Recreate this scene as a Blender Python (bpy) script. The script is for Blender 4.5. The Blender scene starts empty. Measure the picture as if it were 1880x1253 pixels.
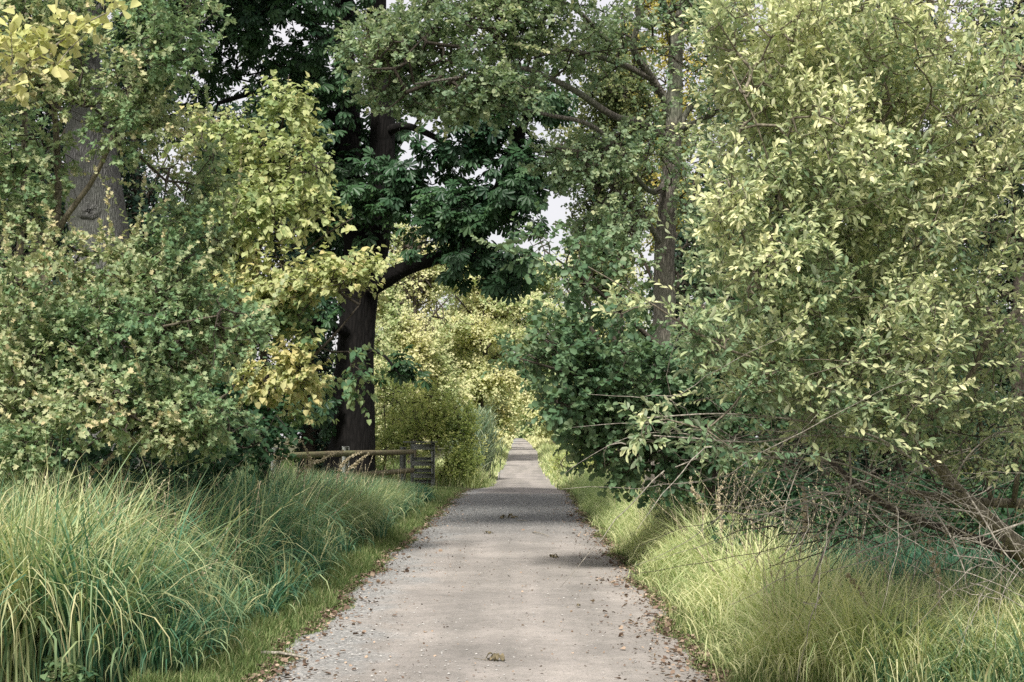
import bpy, math
import numpy as np
from mathutils import Vector

# ------------------------------------------------------------------ camera, world, sun, exposure
scene = bpy.context.scene
C = scene.collection
EYE = np.array([0.0, 0.0, 1.45])
FPX = 2611.0
PITCH, YAW = math.radians(3.91), math.radians(0.55)
cam_d = bpy.data.cameras.new('camera')
cam = bpy.data.objects.new('camera', cam_d)
C.objects.link(cam)
cam.location = EYE
cam.rotation_euler = (math.radians(90) + PITCH, 0, YAW)
cam_d.sensor_width = 36
cam_d.lens = 50
cam_d.clip_end = 2000
scene.camera = cam

SUN_EL, SUN_AZ = math.radians(50), math.radians(192)   # azimuth clockwise from +Y
world = bpy.data.worlds.new('World')
scene.world = world
world.use_nodes = True
wn = world.node_tree
wn.nodes.clear()
w_out = wn.nodes.new('ShaderNodeOutputWorld')
w_bg = wn.nodes.new('ShaderNodeBackground')
w_sky = wn.nodes.new('ShaderNodeTexSky')
w_sky.sky_type = 'NISHITA'
w_sky.sun_disc = False
w_sky.sun_elevation = SUN_EL
w_sky.sun_rotation = SUN_AZ
w_sky.air_density = 1.3
w_sky.dust_density = 3.0
w_noise = wn.nodes.new('ShaderNodeTexNoise')
w_noise.inputs['Scale'].default_value = 2.2
w_noise.inputs['Detail'].default_value = 5
w_ramp = wn.nodes.new('ShaderNodeValToRGB')
w_ramp.color_ramp.elements[0].position = 0.30
w_ramp.color_ramp.elements[0].color = (0.74, 0.74, 0.74, 1)
w_ramp.color_ramp.elements[1].position = 0.6
w_ramp.color_ramp.elements[1].color = (0.95, 0.95, 0.95, 1)
w_coord = wn.nodes.new('ShaderNodeTexCoord')
w_mix = wn.nodes.new('ShaderNodeMix')
w_mix.data_type = 'RGBA'
w_mix.inputs[7].default_value = (6.3, 6.05, 6.2, 1)          # thin bright cloud over the blue
wn.links.new(w_coord.outputs['Generated'], w_noise.inputs['Vector'])
wn.links.new(w_noise.outputs['Fac'], w_ramp.inputs['Fac'])
wn.links.new(w_ramp.outputs['Color'], w_mix.inputs[0])
wn.links.new(w_sky.outputs['Color'], w_mix.inputs[6])
wn.links.new(w_mix.outputs[2], w_bg.inputs['Color'])
w_bg.inputs['Strength'].default_value = 0.09
wn.links.new(w_bg.outputs['Background'], w_out.inputs['Surface'])

sun_d = bpy.data.lights.new('sun', 'SUN')
sun_d.energy = 3.7
sun_d.angle = math.radians(10)
sun_d.color = (1.0, 0.965, 0.90)
sun = bpy.data.objects.new('sun', sun_d)
C.objects.link(sun)
sdir = Vector((math.sin(SUN_AZ) * math.cos(SUN_EL), math.cos(SUN_AZ) * math.cos(SUN_EL), math.sin(SUN_EL)))
sun.rotation_euler = sdir.to_track_quat('Z', 'Y').to_euler()
scene.view_settings.view_transform = 'Standard'
scene.view_settings.look = 'None'
scene.view_settings.exposure = 0.8
scene.view_settings.gamma = 1
cy = scene.cycles
cy.use_denoising = False
cy.max_bounces = 7
cy.diffuse_bounces = 4
cy.transmission_bounces = 5
cy.glossy_bounces = 2
cy.caustics_reflective = False
cy.caustics_refractive = False

# ------------------------------------------------------------------ maths helpers
def rot(axis, a):
    c, s = math.cos(a), math.sin(a)
    if axis == 'x':
        return np.array([[1, 0, 0], [0, c, -s], [0, s, c]])
    return np.array([[c, -s, 0], [s, c, 0], [0, 0, 1]])
RC = rot('z', YAW) @ rot('x', math.radians(90) + PITCH)
def at(px, py, Y):
    """point of the world at distance Y north of the camera that the photograph shows at (px, py)"""
    d = RC @ np.array([(px - 940) / FPX, -(py - 626.5) / FPX, -1.0])
    return EYE + d * (Y / d[1])
def px_of(P):
    """where world points fall in the photograph (used for measuring only when shaping clumps)"""
    q = (P - EYE) @ RC
    return 940 + FPX * q[:, 0] / -q[:, 2], 626.5 - FPX * q[:, 1] / -q[:, 2]
def norm(v):
    return v / (np.linalg.norm(v, axis=-1, keepdims=True) + 1e-9)
HY = np.array([-60, 8, 38, 46, 60, 78, 100, 140, 226, 300, 700.])
HZ = np.array([0, 0, 0.03, -0.10, -0.08, -0.02, 0.50, 0.75, 1.19, 1.42, 1.5])
def gh(y):
    return np.interp(y, HY, HZ)
def bank(x, y):
    """height of the open ground beside the path"""
    x = np.asarray(x, float); y = np.asarray(y, float)
    d = np.maximum(np.maximum(-1.6 - x, x - 1.2), 0)
    return gh(y) + np.minimum(d * 0.05, 0.12) * (1 + 0.5 * np.sin(x * 1.3 + y * 0.4))

# ------------------------------------------------------------------ mesh helpers
def tag(o, label=None, cat=None, group=None, kind=None):
    if label: o['label'] = label
    if cat: o['category'] = cat
    if group: o['group'] = group
    if kind: o['kind'] = kind
    return o
def empty(name, loc, label, cat, group=None, kind=None):
    o = bpy.data.objects.new(name, None)
    o.empty_display_size = 0.2
    o.location = tuple(float(a) for a in loc)
    C.objects.link(o)
    return tag(o, label, cat, group, kind)
def mesh_obj(name, V, F, mat, parent=None, attrs=None, smooth=False):
    """V (n,3) in world space, F a list of (m,k) index arrays; attrs: name -> per-face floats"""
    V = np.asarray(V, np.float32)
    if parent is not None:
        V = V - np.array(parent.location, np.float32)
    me = bpy.data.meshes.new(name)
    me.vertices.add(len(V))
    me.vertices.foreach_set('co', V.ravel())
    F = [np.asarray(f, np.int32) for f in F if len(f)]
    idx = np.concatenate([f.ravel() for f in F])
    tot = np.concatenate([np.full(len(f), f.shape[1], np.int32) for f in F])
    me.loops.add(len(idx))
    me.loops.foreach_set('vertex_index', idx)
    me.polygons.add(len(tot))
    me.polygons.foreach_set('loop_start', np.concatenate([[0], np.cumsum(tot)[:-1]]).astype(np.int32))
    me.update(calc_edges=True)
    if smooth:
        me.polygons.foreach_set('use_smooth', np.ones(len(tot), bool))
    for k, a in (attrs or {}).items():
        at_ = me.attributes.new(k, 'FLOAT', 'FACE')
        at_.data.foreach_set('value', np.asarray(a, np.float32))
    me.materials.append(mat)
    o = bpy.data.objects.new(name, me)
    C.objects.link(o)
    if parent is not None:
        o.parent = parent
    return o

class MB:
    """collects shapes that belong to one part"""
    def __init__(s):
        s.V, s.F3, s.F4, s.n = [], [], [], 0
    def add(s, V, F):
        V = np.asarray(V, float)
        for f in F:
            f = np.asarray(f)
            if len(f):
                (s.F3 if f.shape[1] == 3 else s.F4).append(f + s.n)
        s.V.append(V); s.n += len(V)
    def box(s, c, size, rz=0.0, bev=0.0):
        c = np.asarray(c, float); h = np.asarray(size, float) / 2
        if bev <= 0:
            bev = min(h) * 0.12
        P = []
        for sx in (-1, 1):
            for sy in (-1, 1):
                for sz in (-1, 1):
                    for k in range(3):
                        p = np.array([sx, sy, sz]) * h
                        for j in range(3):
                            if j != k: p[j] -= [sx, sy, sz][j] * bev
                        P.append(p)
        P = np.array(P)
        R = rot('z', rz)
        ids = {}
        q = 0
        for sx in (-1, 1):
            for sy in (-1, 1):
                for sz in (-1, 1):
                    for k in range(3):
                        ids[(sx, sy, sz, k)] = q; q += 1
        F4, F3 = [], []
        for k in range(3):
            a, b = [j for j in range(3) if j != k]
            for sk in (-1, 1):
                f = []
                for (u, v) in ((-1, -1), (1, -1), (1, 1), (-1, 1)):
                    t = [0, 0, 0]; t[k] = sk; t[a] = u; t[b] = v
                    f.append(ids[(t[0], t[1], t[2], k)])
                F4.append(f)
        for k in range(3):                      # edge bevels along axis k
            a, b = [j for j in range(3) if j != k]
            for u in (-1, 1):
                for v in (-1, 1):
                    f = []
                    for (sk, w) in ((-1, a), (-1, b), (1, b), (1, a)):
                        t = [0, 0, 0]; t[k] = sk; t[a] = u; t[b] = v
                        f.append(ids[(t[0], t[1], t[2], w)])
                    F4.append(f)
        for sx in (-1, 1):
            for sy in (-1, 1):
                for sz in (-1, 1):
                    F3.append([ids[(sx, sy, sz, k)] for k in range(3)])
        s.add(P @ R.T + c, [np.array(F4), np.array(F3)])
    def build(s, name, mat, parent=None, attrs=None, smooth=False):
        F = []
        if s.F4: F.append(np.concatenate(s.F4))
        if s.F3: F.append(np.concatenate(s.F3))
        return mesh_obj(name, np.concatenate(s.V), F, mat, parent, attrs, smooth)

def smooth_line(P, R, step):
    """Catmull-Rom through points P with radii R, about one sample per step metres"""
    P = np.asarray(P, float); R = np.asarray(R, float)
    Q = np.vstack([2 * P[0] - P[1], P, 2 * P[-1] - P[-2]])
    out, rr = [], []
    for i in range(len(P) - 1):
        p0, p1, p2, p3 = Q[i:i + 4]
        n = max(2, int(np.linalg.norm(p2 - p1) / step))
        t = (np.arange(n) / n)[:, None]
        out.append(0.5 * (2 * p1 + (p2 - p0) * t + (2 * p0 - 5 * p1 + 4 * p2 - p3) * t ** 2 + (3 * p1 - p0 - 3 * p2 + p3) * t ** 3))
        rr.append(R[i] + (R[i + 1] - R[i]) * t[:, 0])
    out.append(P[-1:]); rr.append(R[-1:])
    return np.vstack(out), np.concatenate(rr)
def frames(P):
    T = norm(np.gradient(P, axis=0))
    ref = np.array([0.0, 0.0, 1.0]) if abs(T[0][2]) < 0.8 else np.array([1.0, 0, 0])
    A = np.zeros_like(P)
    a = ref
    for i in range(len(P)):
        a = a - T[i] * a.dot(T[i]); a = a / (np.linalg.norm(a) + 1e-9); A[i] = a
    return T, A, np.cross(T, A)
def loft(P, R, sides, rough=0.0, rng=None, flare=0.0):
    T, A, B = frames(P)
    th = np.arange(sides) * 2 * math.pi / sides
    rad = np.repeat(R[:, None], sides, 1)
    if rough > 0:
        ph = rng.uniform(0, 6.28, 6)
        s = np.cumsum(np.r_[0, np.linalg.norm(np.diff(P, axis=0), axis=1)])[:, None] / max(R.max(), .01)
        rad = rad * (1 + rough * (np.sin(3 * th + ph[0] + s * .25) * .5 + np.sin(5 * th + ph[1] - s * .4) * .35
                     + np.sin(9 * th + ph[2] + s * .15) * .3 + np.sin(s * 1.3 + ph[3] + 2 * th) * .35)
                     + rng.normal(0, rough * .18, rad.shape))
        if flare:
            rad = rad * (1 + flare * np.exp(-s * .8) * (1 + .35 * np.sin(5 * th + ph[4])))
    V = P[:, None] + rad[..., None] * (np.cos(th)[None, :, None] * A[:, None] + np.sin(th)[None, :, None] * B[:, None])
    n = len(P)
    i = np.arange(n - 1)[:, None] * sides; j = np.arange(sides)[None]; k = (j + 1) % sides
    F = np.stack([i + j, i + k, i + k + sides, i + j + sides], -1).reshape(-1, 4)
    V = np.vstack([V.reshape(-1, 3), P[:1], P[-1:]])
    c0, c1 = n * sides, n * sides + 1
    jj = np.arange(sides); kk = (jj + 1) % sides
    caps = np.concatenate([np.stack([jj * 0 + c0, kk, jj], 1), np.stack([jj * 0 + c1, jj + (n - 1) * sides, kk + (n - 1) * sides], 1)])
    return V, [F, caps]
def segs(A, B, ra, rb, sides=4):
    """many thin tapered twigs at once"""
    A = np.asarray(A, float); B = np.asarray(B, float)
    n = len(A)
    T = norm(B - A)
    ref = np.where(np.abs(T[:, 2:3]) < .9, np.array([[0, 0, 1.]]), np.array([[1., 0, 0]]))
    U = norm(np.cross(T, ref)); W = np.cross(T, U)
    th = np.arange(sides) * 2 * math.pi / sides
    ring = np.cos(th)[None, :, None] * U[:, None] + np.sin(th)[None, :, None] * W[:, None]
    ra = np.broadcast_to(ra, n)[:, None, None]; rb = np.broadcast_to(rb, n)[:, None, None]
    V = np.concatenate([A[:, None] + ring * ra, B[:, None] + ring * rb], 1).reshape(-1, 3)
    b = np.arange(n)[:, None] * 2 * sides
    F = []
    for j in range(sides):
        k = (j + 1) % sides
        F.append(np.concatenate([b + j, b + k, b + k + sides, b + j + sides], 1))
    return V, [np.concatenate(F)]

# ------------------------------------------------------------------ leaf shapes (x along, y across, z up)
def half_leaf(side, droop=0.12, fold=0.12):
    """side: outline (x, y) of one half from base to tip"""
    k = len(side)
    pts = [(0, 0, 0)] + [(x, y, fold * y * 2 - droop * x * x) for x, y in side] + [(1, 0, -droop)] \
        + [(x, -y, fold * y * 2 - droop * x * x) for x, y in side]
    V = np.array(pts, float)
    tip = k + 1
    R = [0] + list(range(1, k + 1)) + [tip]
    L = [0] + list(range(k + 2, 2 * k + 2)) + [tip]
    F = []
    if k == 2:
        F4 = np.array([[R[0], R[3], R[2], R[1]], [L[0], L[1], L[2], L[3]]])
        return V, [F4]
    for i in range(1, k + 1):
        F.append([R[0], R[i + 1], R[i]]); F.append([L[0], L[i], L[i + 1]])
    return V, [np.array(F)]
LEAF_OVAL = half_leaf([(.32, .17), (.72, .19)], .16, .25)
LEAF_ROUND = half_leaf([(.18, .33), (.8, .40)], .1, .2)
LEAF_HEART = half_leaf([(.1, .40), (.55, .38)], .22, .2)
LEAF_LOBED = half_leaf([(.18, .42), (.42, .26), (.78, .38), (.74, .15)], .15, .2)
def palmate():
    Vs, Fs, n = [], [], 0
    for a, L in ((0, 1.0), (38, .95), (-38, .95), (78, .78), (-78, .78), (125, .5), (-125, .5)):
        V, F = half_leaf([(.45, .12), (.78, .21)], .42, .12)
        V = V * L
        V[:, 2] -= 0.02
        a = math.radians(a)
        V = V @ rot('z', a).T
        Vs.append(V); Fs.append(F[0] + n); n += len(V)
    return np.vstack(Vs), [np.concatenate(Fs)]
LEAF_PALM = palmate()
LEAF_FAR = (np.array([[0, 0, 0], [.45, .36, .06], [1, 0, -.12], [.5, -.36, .06]], float), [np.array([[0, 3, 2, 1]])])

def place(tmpl, P, D, N, S):
    """copies of a leaf shape; D along the leaf, N roughly its upper side"""
    TV, TF = tmpl
    D = norm(D)
    B = norm(np.cross(N, D)); N = np.cross(D, B)
    S = np.broadcast_to(S, len(P))[:, None, None]
    V = P[:, None] + S * (TV[None, :, 0:1] * D[:, None] + TV[None, :, 1:2] * B[:, None] + TV[None, :, 2:3] * N[:, None])
    k = len(TV)
    off = (np.arange(len(P)) * k)[:, None, None]
    return V.reshape(-1, 3), [(f[None] + off).reshape(-1, f.shape[1]) for f in TF], sum(len(f) for f in TF)

def leaves_obj(name, tmpl, P, D, N, S, tint, tone, mat, parent):
    V, F, per = place(tmpl, P, D, N, S)
    return mesh_obj(name, V, F, mat, parent, {'tint': np.repeat(tint, per), 'tone': np.repeat(tone, per)})

def vnoise(P, scale, seed):
    r = np.random.default_rng(seed)
    out = 0
    for o in range(3):
        K = r.normal(0, 1, (3, 3)) * (1.7 ** o) / scale
        ph = r.uniform(0, 6.28, 3)
        q = P @ K.T * 2.2 + ph
        out = out + (np.sin(q[:, 0]) * np.cos(q[:, 1]) + np.sin(q[:, 2] + q[:, 0] * .5)) * .6 ** o
    return out / 2.2

SKY_GAPS = [(350, 20, 450, 125, .6), (425, 180, 475, 260, .6), (470, 40, 560, 90, .3), (905, 185, 1010, 330, .2), (742, 290, 812, 395, .6), (1160, 300, 1225, 365, .4)]
def in_blobs(blobs, rng, clump=0.0, scale=1.0, seed=1, zmin=0.1, avoid=()):
    """twig ends inside ellipsoids given as (px, py, half width, half height in photo pixels, distance, half depth, count)"""
    out = []
    for (px, py, rx, ry, Y, rY, n) in blobs:
        c = at(px, py, Y); a, b = rx * Y / FPX, ry * Y / FPX
        m = int(n * (2.8 if clump else 1))
        v = norm(rng.normal(0, 1, (m, 3))) * (rng.uniform(0.02, 1, (m, 1)) ** 0.4)
        p = c + v * np.array([a, rY, b])
        p[:, 2] = np.where(p[:, 2] < zmin + gh(p[:, 1]), zmin + gh(p[:, 1]) + rng.uniform(0, .6, m), p[:, 2])
        if clump:
            w = vnoise(p, scale, seed) + rng.normal(0, .25, m)
            p = p[np.argsort(-w)[:n]]
        out.append(p)
    p = np.vstack(out)
    x_, y_ = px_of(p)
    for x0, y0, x1, y1, pr in list(avoid) + (SKY_GAPS if p[:, 1].mean() > 26 else []):          # gaps in the crown
        k = (x_ > x0) & (x_ < x1) & (y_ > y0) & (y_ < y1) & (rng.uniform(0, 1, len(p)) < pr)
        p, x_, y_ = p[~k], x_[~k], y_[~k]
    return p

def grow(limbs, T, rng, step, wig=0.12, lift=0.10):
    """joins every twig end to the nearest wood; returns twig segments and the direction each twig ends in"""
    N = [np.vstack([l[0] for l in limbs])]
    nodes = N[0]; m0 = len(nodes)
    base_r = np.concatenate([l[1] for l in limbs])
    par = [-1] * m0
    d0 = np.sqrt(((T[:, None] - nodes[None, ::2]) ** 2).sum(-1)).min(1) if len(T) * m0 < 4e7 else np.zeros(len(T))
    order = np.argsort(d0)
    cap = m0 + len(T) * 14
    X = np.zeros((cap, 3)); X[:m0] = nodes; cnt = m0
    ends = np.zeros(len(T), int)
    for t in order:
        p = T[t]
        dd = ((X[:cnt] - p) ** 2).sum(1)
        j = int(dd.argmin()); L = math.sqrt(dd[j])
        k = min(12, max(1, int(L / step)))
        a = X[j].copy(); prev = j
        off = rng.normal(0, wig * L, 3); off[2] += lift * L
        for i in range(1, k + 1):
            s = i / k
            q = a + (p - a) * s + off * math.sin(math.pi * s) * .8
            if cnt >= cap: break
            X[cnt] = q; par.append(prev); prev = cnt; cnt += 1
        ends[t] = prev
    par = np.array(par); c = np.zeros(cnt); c[ends] = 1
    for i in range(cnt - 1, m0 - 1, -1):
        c[par[i]] += c[i]
    X = X[:cnt]
    ch = np.arange(m0, cnt)
    return X, par, c, ends, ch, m0, base_r
def twig_mesh(g, r0, power, sides=4, rmax=9):
    X, par, c, ends, ch, m0, br = g
    r = np.minimum(r0 * np.maximum(c, 1) ** power, rmax)
    ra = r[par[ch]].copy()
    root = par[ch] < m0
    ra[root] = np.minimum(r[ch][root] * 1.15, rmax)
    return segs(X[par[ch]], X[ch], ra, r[ch], sides)
def end_dirs(g):
    X, par, c, ends = g[:4]
    pp = np.where(par[ends] >= 0, par[ends], ends)
    return norm(X[ends] - X[pp] + 1e-6)

def shoots(T, D, rng, L, nl, size, ang=55, droop=.15, tilt=.45, up=0.35, petiole=0.0, nface=.3):
    """leaves spiralling along a short shoot at every twig end"""
    n = len(T)
    D = norm(D + rng.normal(0, .35, (n, 3)) + np.array([0, 0, up]))
    Ls = L * rng.uniform(.6, 1.3, n)
    ref = np.where(np.abs(D[:, 2:3]) < .9, np.array([[0, 0, 1.]]), np.array([[1., 0, 0]]))
    U = norm(np.cross(D, ref)); W = np.cross(D, U)
    P, LD, NN, S, tt, who = [], [], [], [], [], []
    ph = rng.uniform(0, 6.28, n)
    for k in range(nl):
        t = (k + .6) / nl
        a = ph + k * 2.4 + rng.normal(0, .3, n)
        perp = np.cos(a)[:, None] * U + np.sin(a)[:, None] * W
        an = math.radians(ang) * (1.15 - .55 * t)
        ld = norm(D * math.cos(an) + perp * math.sin(an) + np.array([0, 0, -droop]) + rng.normal(0, .16, (n, 3)))
        nn = np.array([0, -nface, 1.]) + D * .25 + rng.normal(0, tilt, (n, 3)) + perp * -.2
        p = T + D * (Ls * t)[:, None] + rng.normal(0, .01, (n, 3)) + ld * petiole * size
        P.append(p); LD.append(ld); NN.append(nn)
        S.append(size * rng.uniform(.62, 1.15, n) * (1 - .25 * abs(t - .45)))
        tt.append(np.full(n, t)); who.append(np.arange(n))
    return (np.vstack(P), np.vstack(LD), np.vstack(NN), np.concatenate(S), np.concatenate(tt), np.concatenate(who), T + D * Ls[:, None])

# ------------------------------------------------------------------ materials
def new_mat(name):
    m = bpy.data.materials.new(name); m.use_nodes = True
    nt = m.node_tree; nt.nodes.clear()
    out = nt.nodes.new('ShaderNodeOutputMaterial')
    return m, nt, out
def ramp(nt, stops):
    r = nt.nodes.new('ShaderNodeValToRGB')
    e = r.color_ramp.elements
    while len(e) < len(stops): e.new(.5)
    for i, (p, c) in enumerate(stops):
        e[i].position = p; e[i].color = (*c, 1)
    return r
def leaf_mat(name, stops, trans=.3, rough=.6, under=None, spec=.13, tcol=(.93, 1.05, .72), green=.88, gain=1.14):
    m, nt, out = new_mat(name)
    N, K = nt.nodes, nt.links
    a1 = N.new('ShaderNodeAttribute'); a1.attribute_name = 'tint'
    a2 = N.new('ShaderNodeAttribute'); a2.attribute_name = 'tone'
    md = N.new('ShaderNodeMath'); md.operation = 'MULTIPLY_ADD'
    md.inputs[1].default_value = .30
    K.new(a1.outputs['Fac'], md.inputs[0]); K.new(a2.outputs['Fac'], md.inputs[2])
    sb = N.new('ShaderNodeMath'); sb.operation = 'SUBTRACT'; sb.inputs[1].default_value = .15
    K.new(md.outputs[0], sb.inputs[0])
    if green < 1:
        stops = [(p, (c[0] * min(.985, green + (1 - green) * p), c[1] * (1 - .02 * p), c[2] * (1.12 - .04 * p))) for p, c in stops]
    stops = [(p, tuple(min(.86, v * gain) for v in c)) for p, c in stops]
    trans = min(.45, trans * 1.15)
    r = ramp(nt, stops); K.new(sb.outputs[0], r.inputs['Fac'])
    col = r.outputs['Color']
    if under:
        g = N.new('ShaderNodeNewGeometry')
        mx = N.new('ShaderNodeMix'); mx.data_type = 'RGBA'
        ml = N.new('ShaderNodeMath'); ml.operation = 'MULTIPLY'; ml.inputs[1].default_value = .55
        K.new(g.outputs['Backfacing'], ml.inputs[0]); K.new(ml.outputs[0], mx.inputs[0])
        K.new(col, mx.inputs[6]); mx.inputs[7].default_value = (*under, 1)
        col = mx.outputs[2]
    b = N.new('ShaderNodeBsdfPrincipled')
    b.inputs['Roughness'].default_value = rough
    b.inputs['Specular IOR Level'].default_value = spec
    K.new(col, b.inputs['Base Color'])
    t = N.new('ShaderNodeBsdfTranslucent')
    mt = N.new('ShaderNodeMix'); mt.data_type = 'RGBA'; mt.blend_type = 'MULTIPLY'; mt.inputs[0].default_value = 1
    K.new(col, mt.inputs[6]); mt.inputs[7].default_value = (*tcol, 1)
    K.new(mt.outputs[2], t.inputs['Color'])
    ms = N.new('ShaderNodeMixShader'); ms.inputs[0].default_value = trans
    K.new(b.outputs[0], ms.inputs[1]); K.new(t.outputs[0], ms.inputs[2])
    K.new(ms.outputs[0], out.inputs['Surface'])
    return m
def bark_mat(name, c1, c2, scale=8, stretch=6, bump=.6, c3=None, rough=.9):
    m, nt, out = new_mat(name)
    N, K = nt.nodes, nt.links
    tc = N.new('ShaderNodeTexCoord'); mp = N.new('ShaderNodeMapping')
    mp.inputs['Scale'].default_value = (scale, scale, scale / stretch)
    K.new(tc.outputs['Object'], mp.inputs['Vector'])
    n1 = N.new('ShaderNodeTexNoise'); n1.inputs['Scale'].default_value = 1.6; n1.inputs['Detail'].default_value = 8
    n1.inputs['Roughness'].default_value = .7; n1.inputs['Distortion'].default_value = .6
    v = N.new('ShaderNodeTexVoronoi'); v.feature = 'DISTANCE_TO_EDGE'; v.inputs['Scale'].default_value = 2.0
    K.new(mp.outputs[0], n1.inputs['Vector'])
    mm = N.new('ShaderNodeMix'); mm.data_type = 'VECTOR'; mm.inputs[0].default_value = .25
    K.new(mp.outputs[0], mm.inputs[4]); K.new(n1.outputs['Color'], mm.inputs[5]); K.new(mm.outputs[1], v.inputs['Vector'])
    r = ramp(nt, [(.25, c1), (.72, c2)]); K.new(n1.outputs['Fac'], r.inputs['Fac'])
    cr = ramp(nt, [(.0, (.35, .35, .35)), (.25, (1, 1, 1))]); K.new(v.outputs['Distance'], cr.inputs['Fac'])
    mx = N.new('ShaderNodeMix'); mx.data_type = 'RGBA'; mx.blend_type = 'MULTIPLY'; mx.inputs[0].default_value = .8
    K.new(r.outputs[0], mx.inputs[6]); K.new(cr.outputs[0], mx.inputs[7])
    col = mx.outputs[2]
    if c3:
        n2 = N.new('ShaderNodeTexNoise'); n2.inputs['Scale'].default_value = 1.3; n2.inputs['Detail'].default_value = 4
        K.new(tc.outputs['Object'], n2.inputs['Vector'])
        r2 = ramp(nt, [(.48, (0, 0, 0)), (.62, (1, 1, 1))]); K.new(n2.outputs['Fac'], r2.inputs['Fac'])
        m2 = N.new('ShaderNodeMix'); m2.data_type = 'RGBA'
        m3 = N.new('ShaderNodeMath'); m3.operation = 'MULTIPLY'; m3.inputs[1].default_value = .6
        K.new(r2.outputs[0], m3.inputs[0]); K.new(m3.outputs[0], m2.inputs[0])
        K.new(col, m2.inputs[6]); m2.inputs[7].default_value = (*c3, 1); col = m2.outputs[2]
    b = N.new('ShaderNodeBsdfPrincipled'); b.inputs['Roughness'].default_value = rough
    b.inputs['Specular IOR Level'].default_value = .2
    K.new(col, b.inputs['Base Color'])
    ad = N.new('ShaderNodeMath'); ad.operation = 'ADD'
    K.new(n1.outputs['Fac'], ad.inputs[0]); K.new(cr.outputs[0], ad.inputs[1])
    bp = N.new('ShaderNodeBump'); bp.inputs['Strength'].default_value = bump; bp.inputs['Distance'].default_value = .03
    K.new(ad.outputs[0], bp.inputs['Height']); K.new(bp.outputs[0], b.inputs['Normal'])
    K.new(b.outputs[0], out.inputs['Surface'])
    return m
M = {}
M['bush'] = leaf_mat('willow_leaf', [(0, (.09, .15, .08)), (.4, (.23, .30, .15)), (.75, (.56, .57, .29)), (1, (.78, .73, .42))], .34, .5, (.42, .45, .34))
M['alder'] = leaf_mat('alder_leaf', [(0, (.05, .10, .045)), (.5, (.13, .20, .09)), (1, (.32, .36, .19))], .28, .5, (.20, .27, .16), .28)
M['alder_top'] = leaf_mat('alder_high_leaf', [(0, (.09, .15, .08)), (.5, (.25, .31, .17)), (1, (.54, .53, .28))], .38, .5, (.38, .44, .29), .25, gain=1.35)
M['maple'] = leaf_mat('maple_leaf', [(0, (.075, .14, .07)), (.45, (.20, .29, .13)), (.8, (.42, .44, .23)), (1, (.56, .48, .26))], .33, .5, (.30, .35, .23))
M['linden'] = leaf_mat('linden_leaf', [(0, (.10, .17, .08)), (.4, (.28, .34, .14)), (.75, (.52, .53, .24)), (1, (.58, .50, .22))], .38, .5, (.44, .45, .25))
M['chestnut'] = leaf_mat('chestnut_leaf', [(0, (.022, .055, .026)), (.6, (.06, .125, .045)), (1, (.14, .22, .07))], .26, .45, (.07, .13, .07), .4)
M['ginkgo'] = leaf_mat('yellow_leaf', [(0, (.44, .43, .15)), (1, (.68, .62, .28))], .34, .55, (.55, .52, .3))
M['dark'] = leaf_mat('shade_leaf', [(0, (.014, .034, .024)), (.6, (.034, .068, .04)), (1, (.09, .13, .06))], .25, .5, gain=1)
M['olive'] = leaf_mat('olive_leaf', [(0, (.08, .11, .045)), (.6, (.19, .21, .08)), (1, (.42, .37, .13))], .42, .6)
M['gold'] = leaf_mat('gold_leaf', [(0, (.24, .23, .05)), (1, (.55, .45, .13))], .5, .6)
M['pale'] = leaf_mat('pale_leaf', [(0, (.14, .19, .075)), (.45, (.40, .44, .20)), (1, (.72, .67, .37))], .38, .65)
M['bushy'] = leaf_mat('yellow_green_leaf', [(0, (.11, .16, .05)), (.5, (.36, .40, .12)), (1, (.62, .60, .22))], .38, .6)
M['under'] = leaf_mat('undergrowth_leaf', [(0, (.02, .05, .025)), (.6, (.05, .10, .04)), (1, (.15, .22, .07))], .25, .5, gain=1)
M['sedge'] = leaf_mat('sedge_blade', [(0, (.03, .08, .045)), (.4, (.085, .19, .10)), (.75, (.36, .42, .19)), (1, (.58, .54, .28))], .3, .6, None, .2)
M['meadow'] = leaf_mat('meadow_blade', [(0, (.10, .17, .06)), (.5, (.39, .45, .18)), (1, (.72, .69, .37))], .35, .6)
M['turf'] = leaf_mat('turf_blade', [(0, (.055, .10, .03)), (.6, (.17, .22, .07)), (1, (.46, .42, .22))], .3, .6)
M['reed'] = leaf_mat('reed_blade', [(0, (.10, .17, .10)), (1, (.42, .46, .28))], .3, .5)
M['straw'] = leaf_mat('straw', [(0, (.36, .30, .19)), (1, (.62, .54, .40))], .2, .8, green=1, gain=1)
M['litter'] = leaf_mat('leaf_litter', [(0, (.05, .038, .03)), (.5, (.17, .115, .085)), (1, (.46, .35, .26))], .1, .85, green=1, gain=1)
M['dead_leaf'] = leaf_mat('crumpled_leaf', [(0, (.06, .05, .03)), (1, (.27, .22, .12))], .15, .7, gain=1)
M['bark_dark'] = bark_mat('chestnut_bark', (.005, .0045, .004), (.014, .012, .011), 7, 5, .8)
M['bark_alder'] = bark_mat('alder_bark', (.11, .10, .085), (.34, .305, .26), 14, 4, .8, (.14, .16, .11))
M['bark_grey'] = bark_mat('oak_bark', (.07, .07, .068), (.30, .295, .28), 26, 8, .9, (.17, .18, .15))
M['bark_twig'] = bark_mat('twig_bark', (.13, .115, .08), (.29, .255, .19), 30, 3, .2)
M['bark_pale'] = bark_mat('dead_twig', (.25, .225, .18), (.48, .44, .37), 30, 3, .2)
M['bark_brown'] = bark_mat('stem_bark', (.045, .038, .03), (.13, .11, .085), 25, 4, .3)
M['wood'] = bark_mat('fence_rail_wood', (.14, .12, .07), (.28, .235, .145), 6, .6, .3, (.16, .17, .08))
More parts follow.
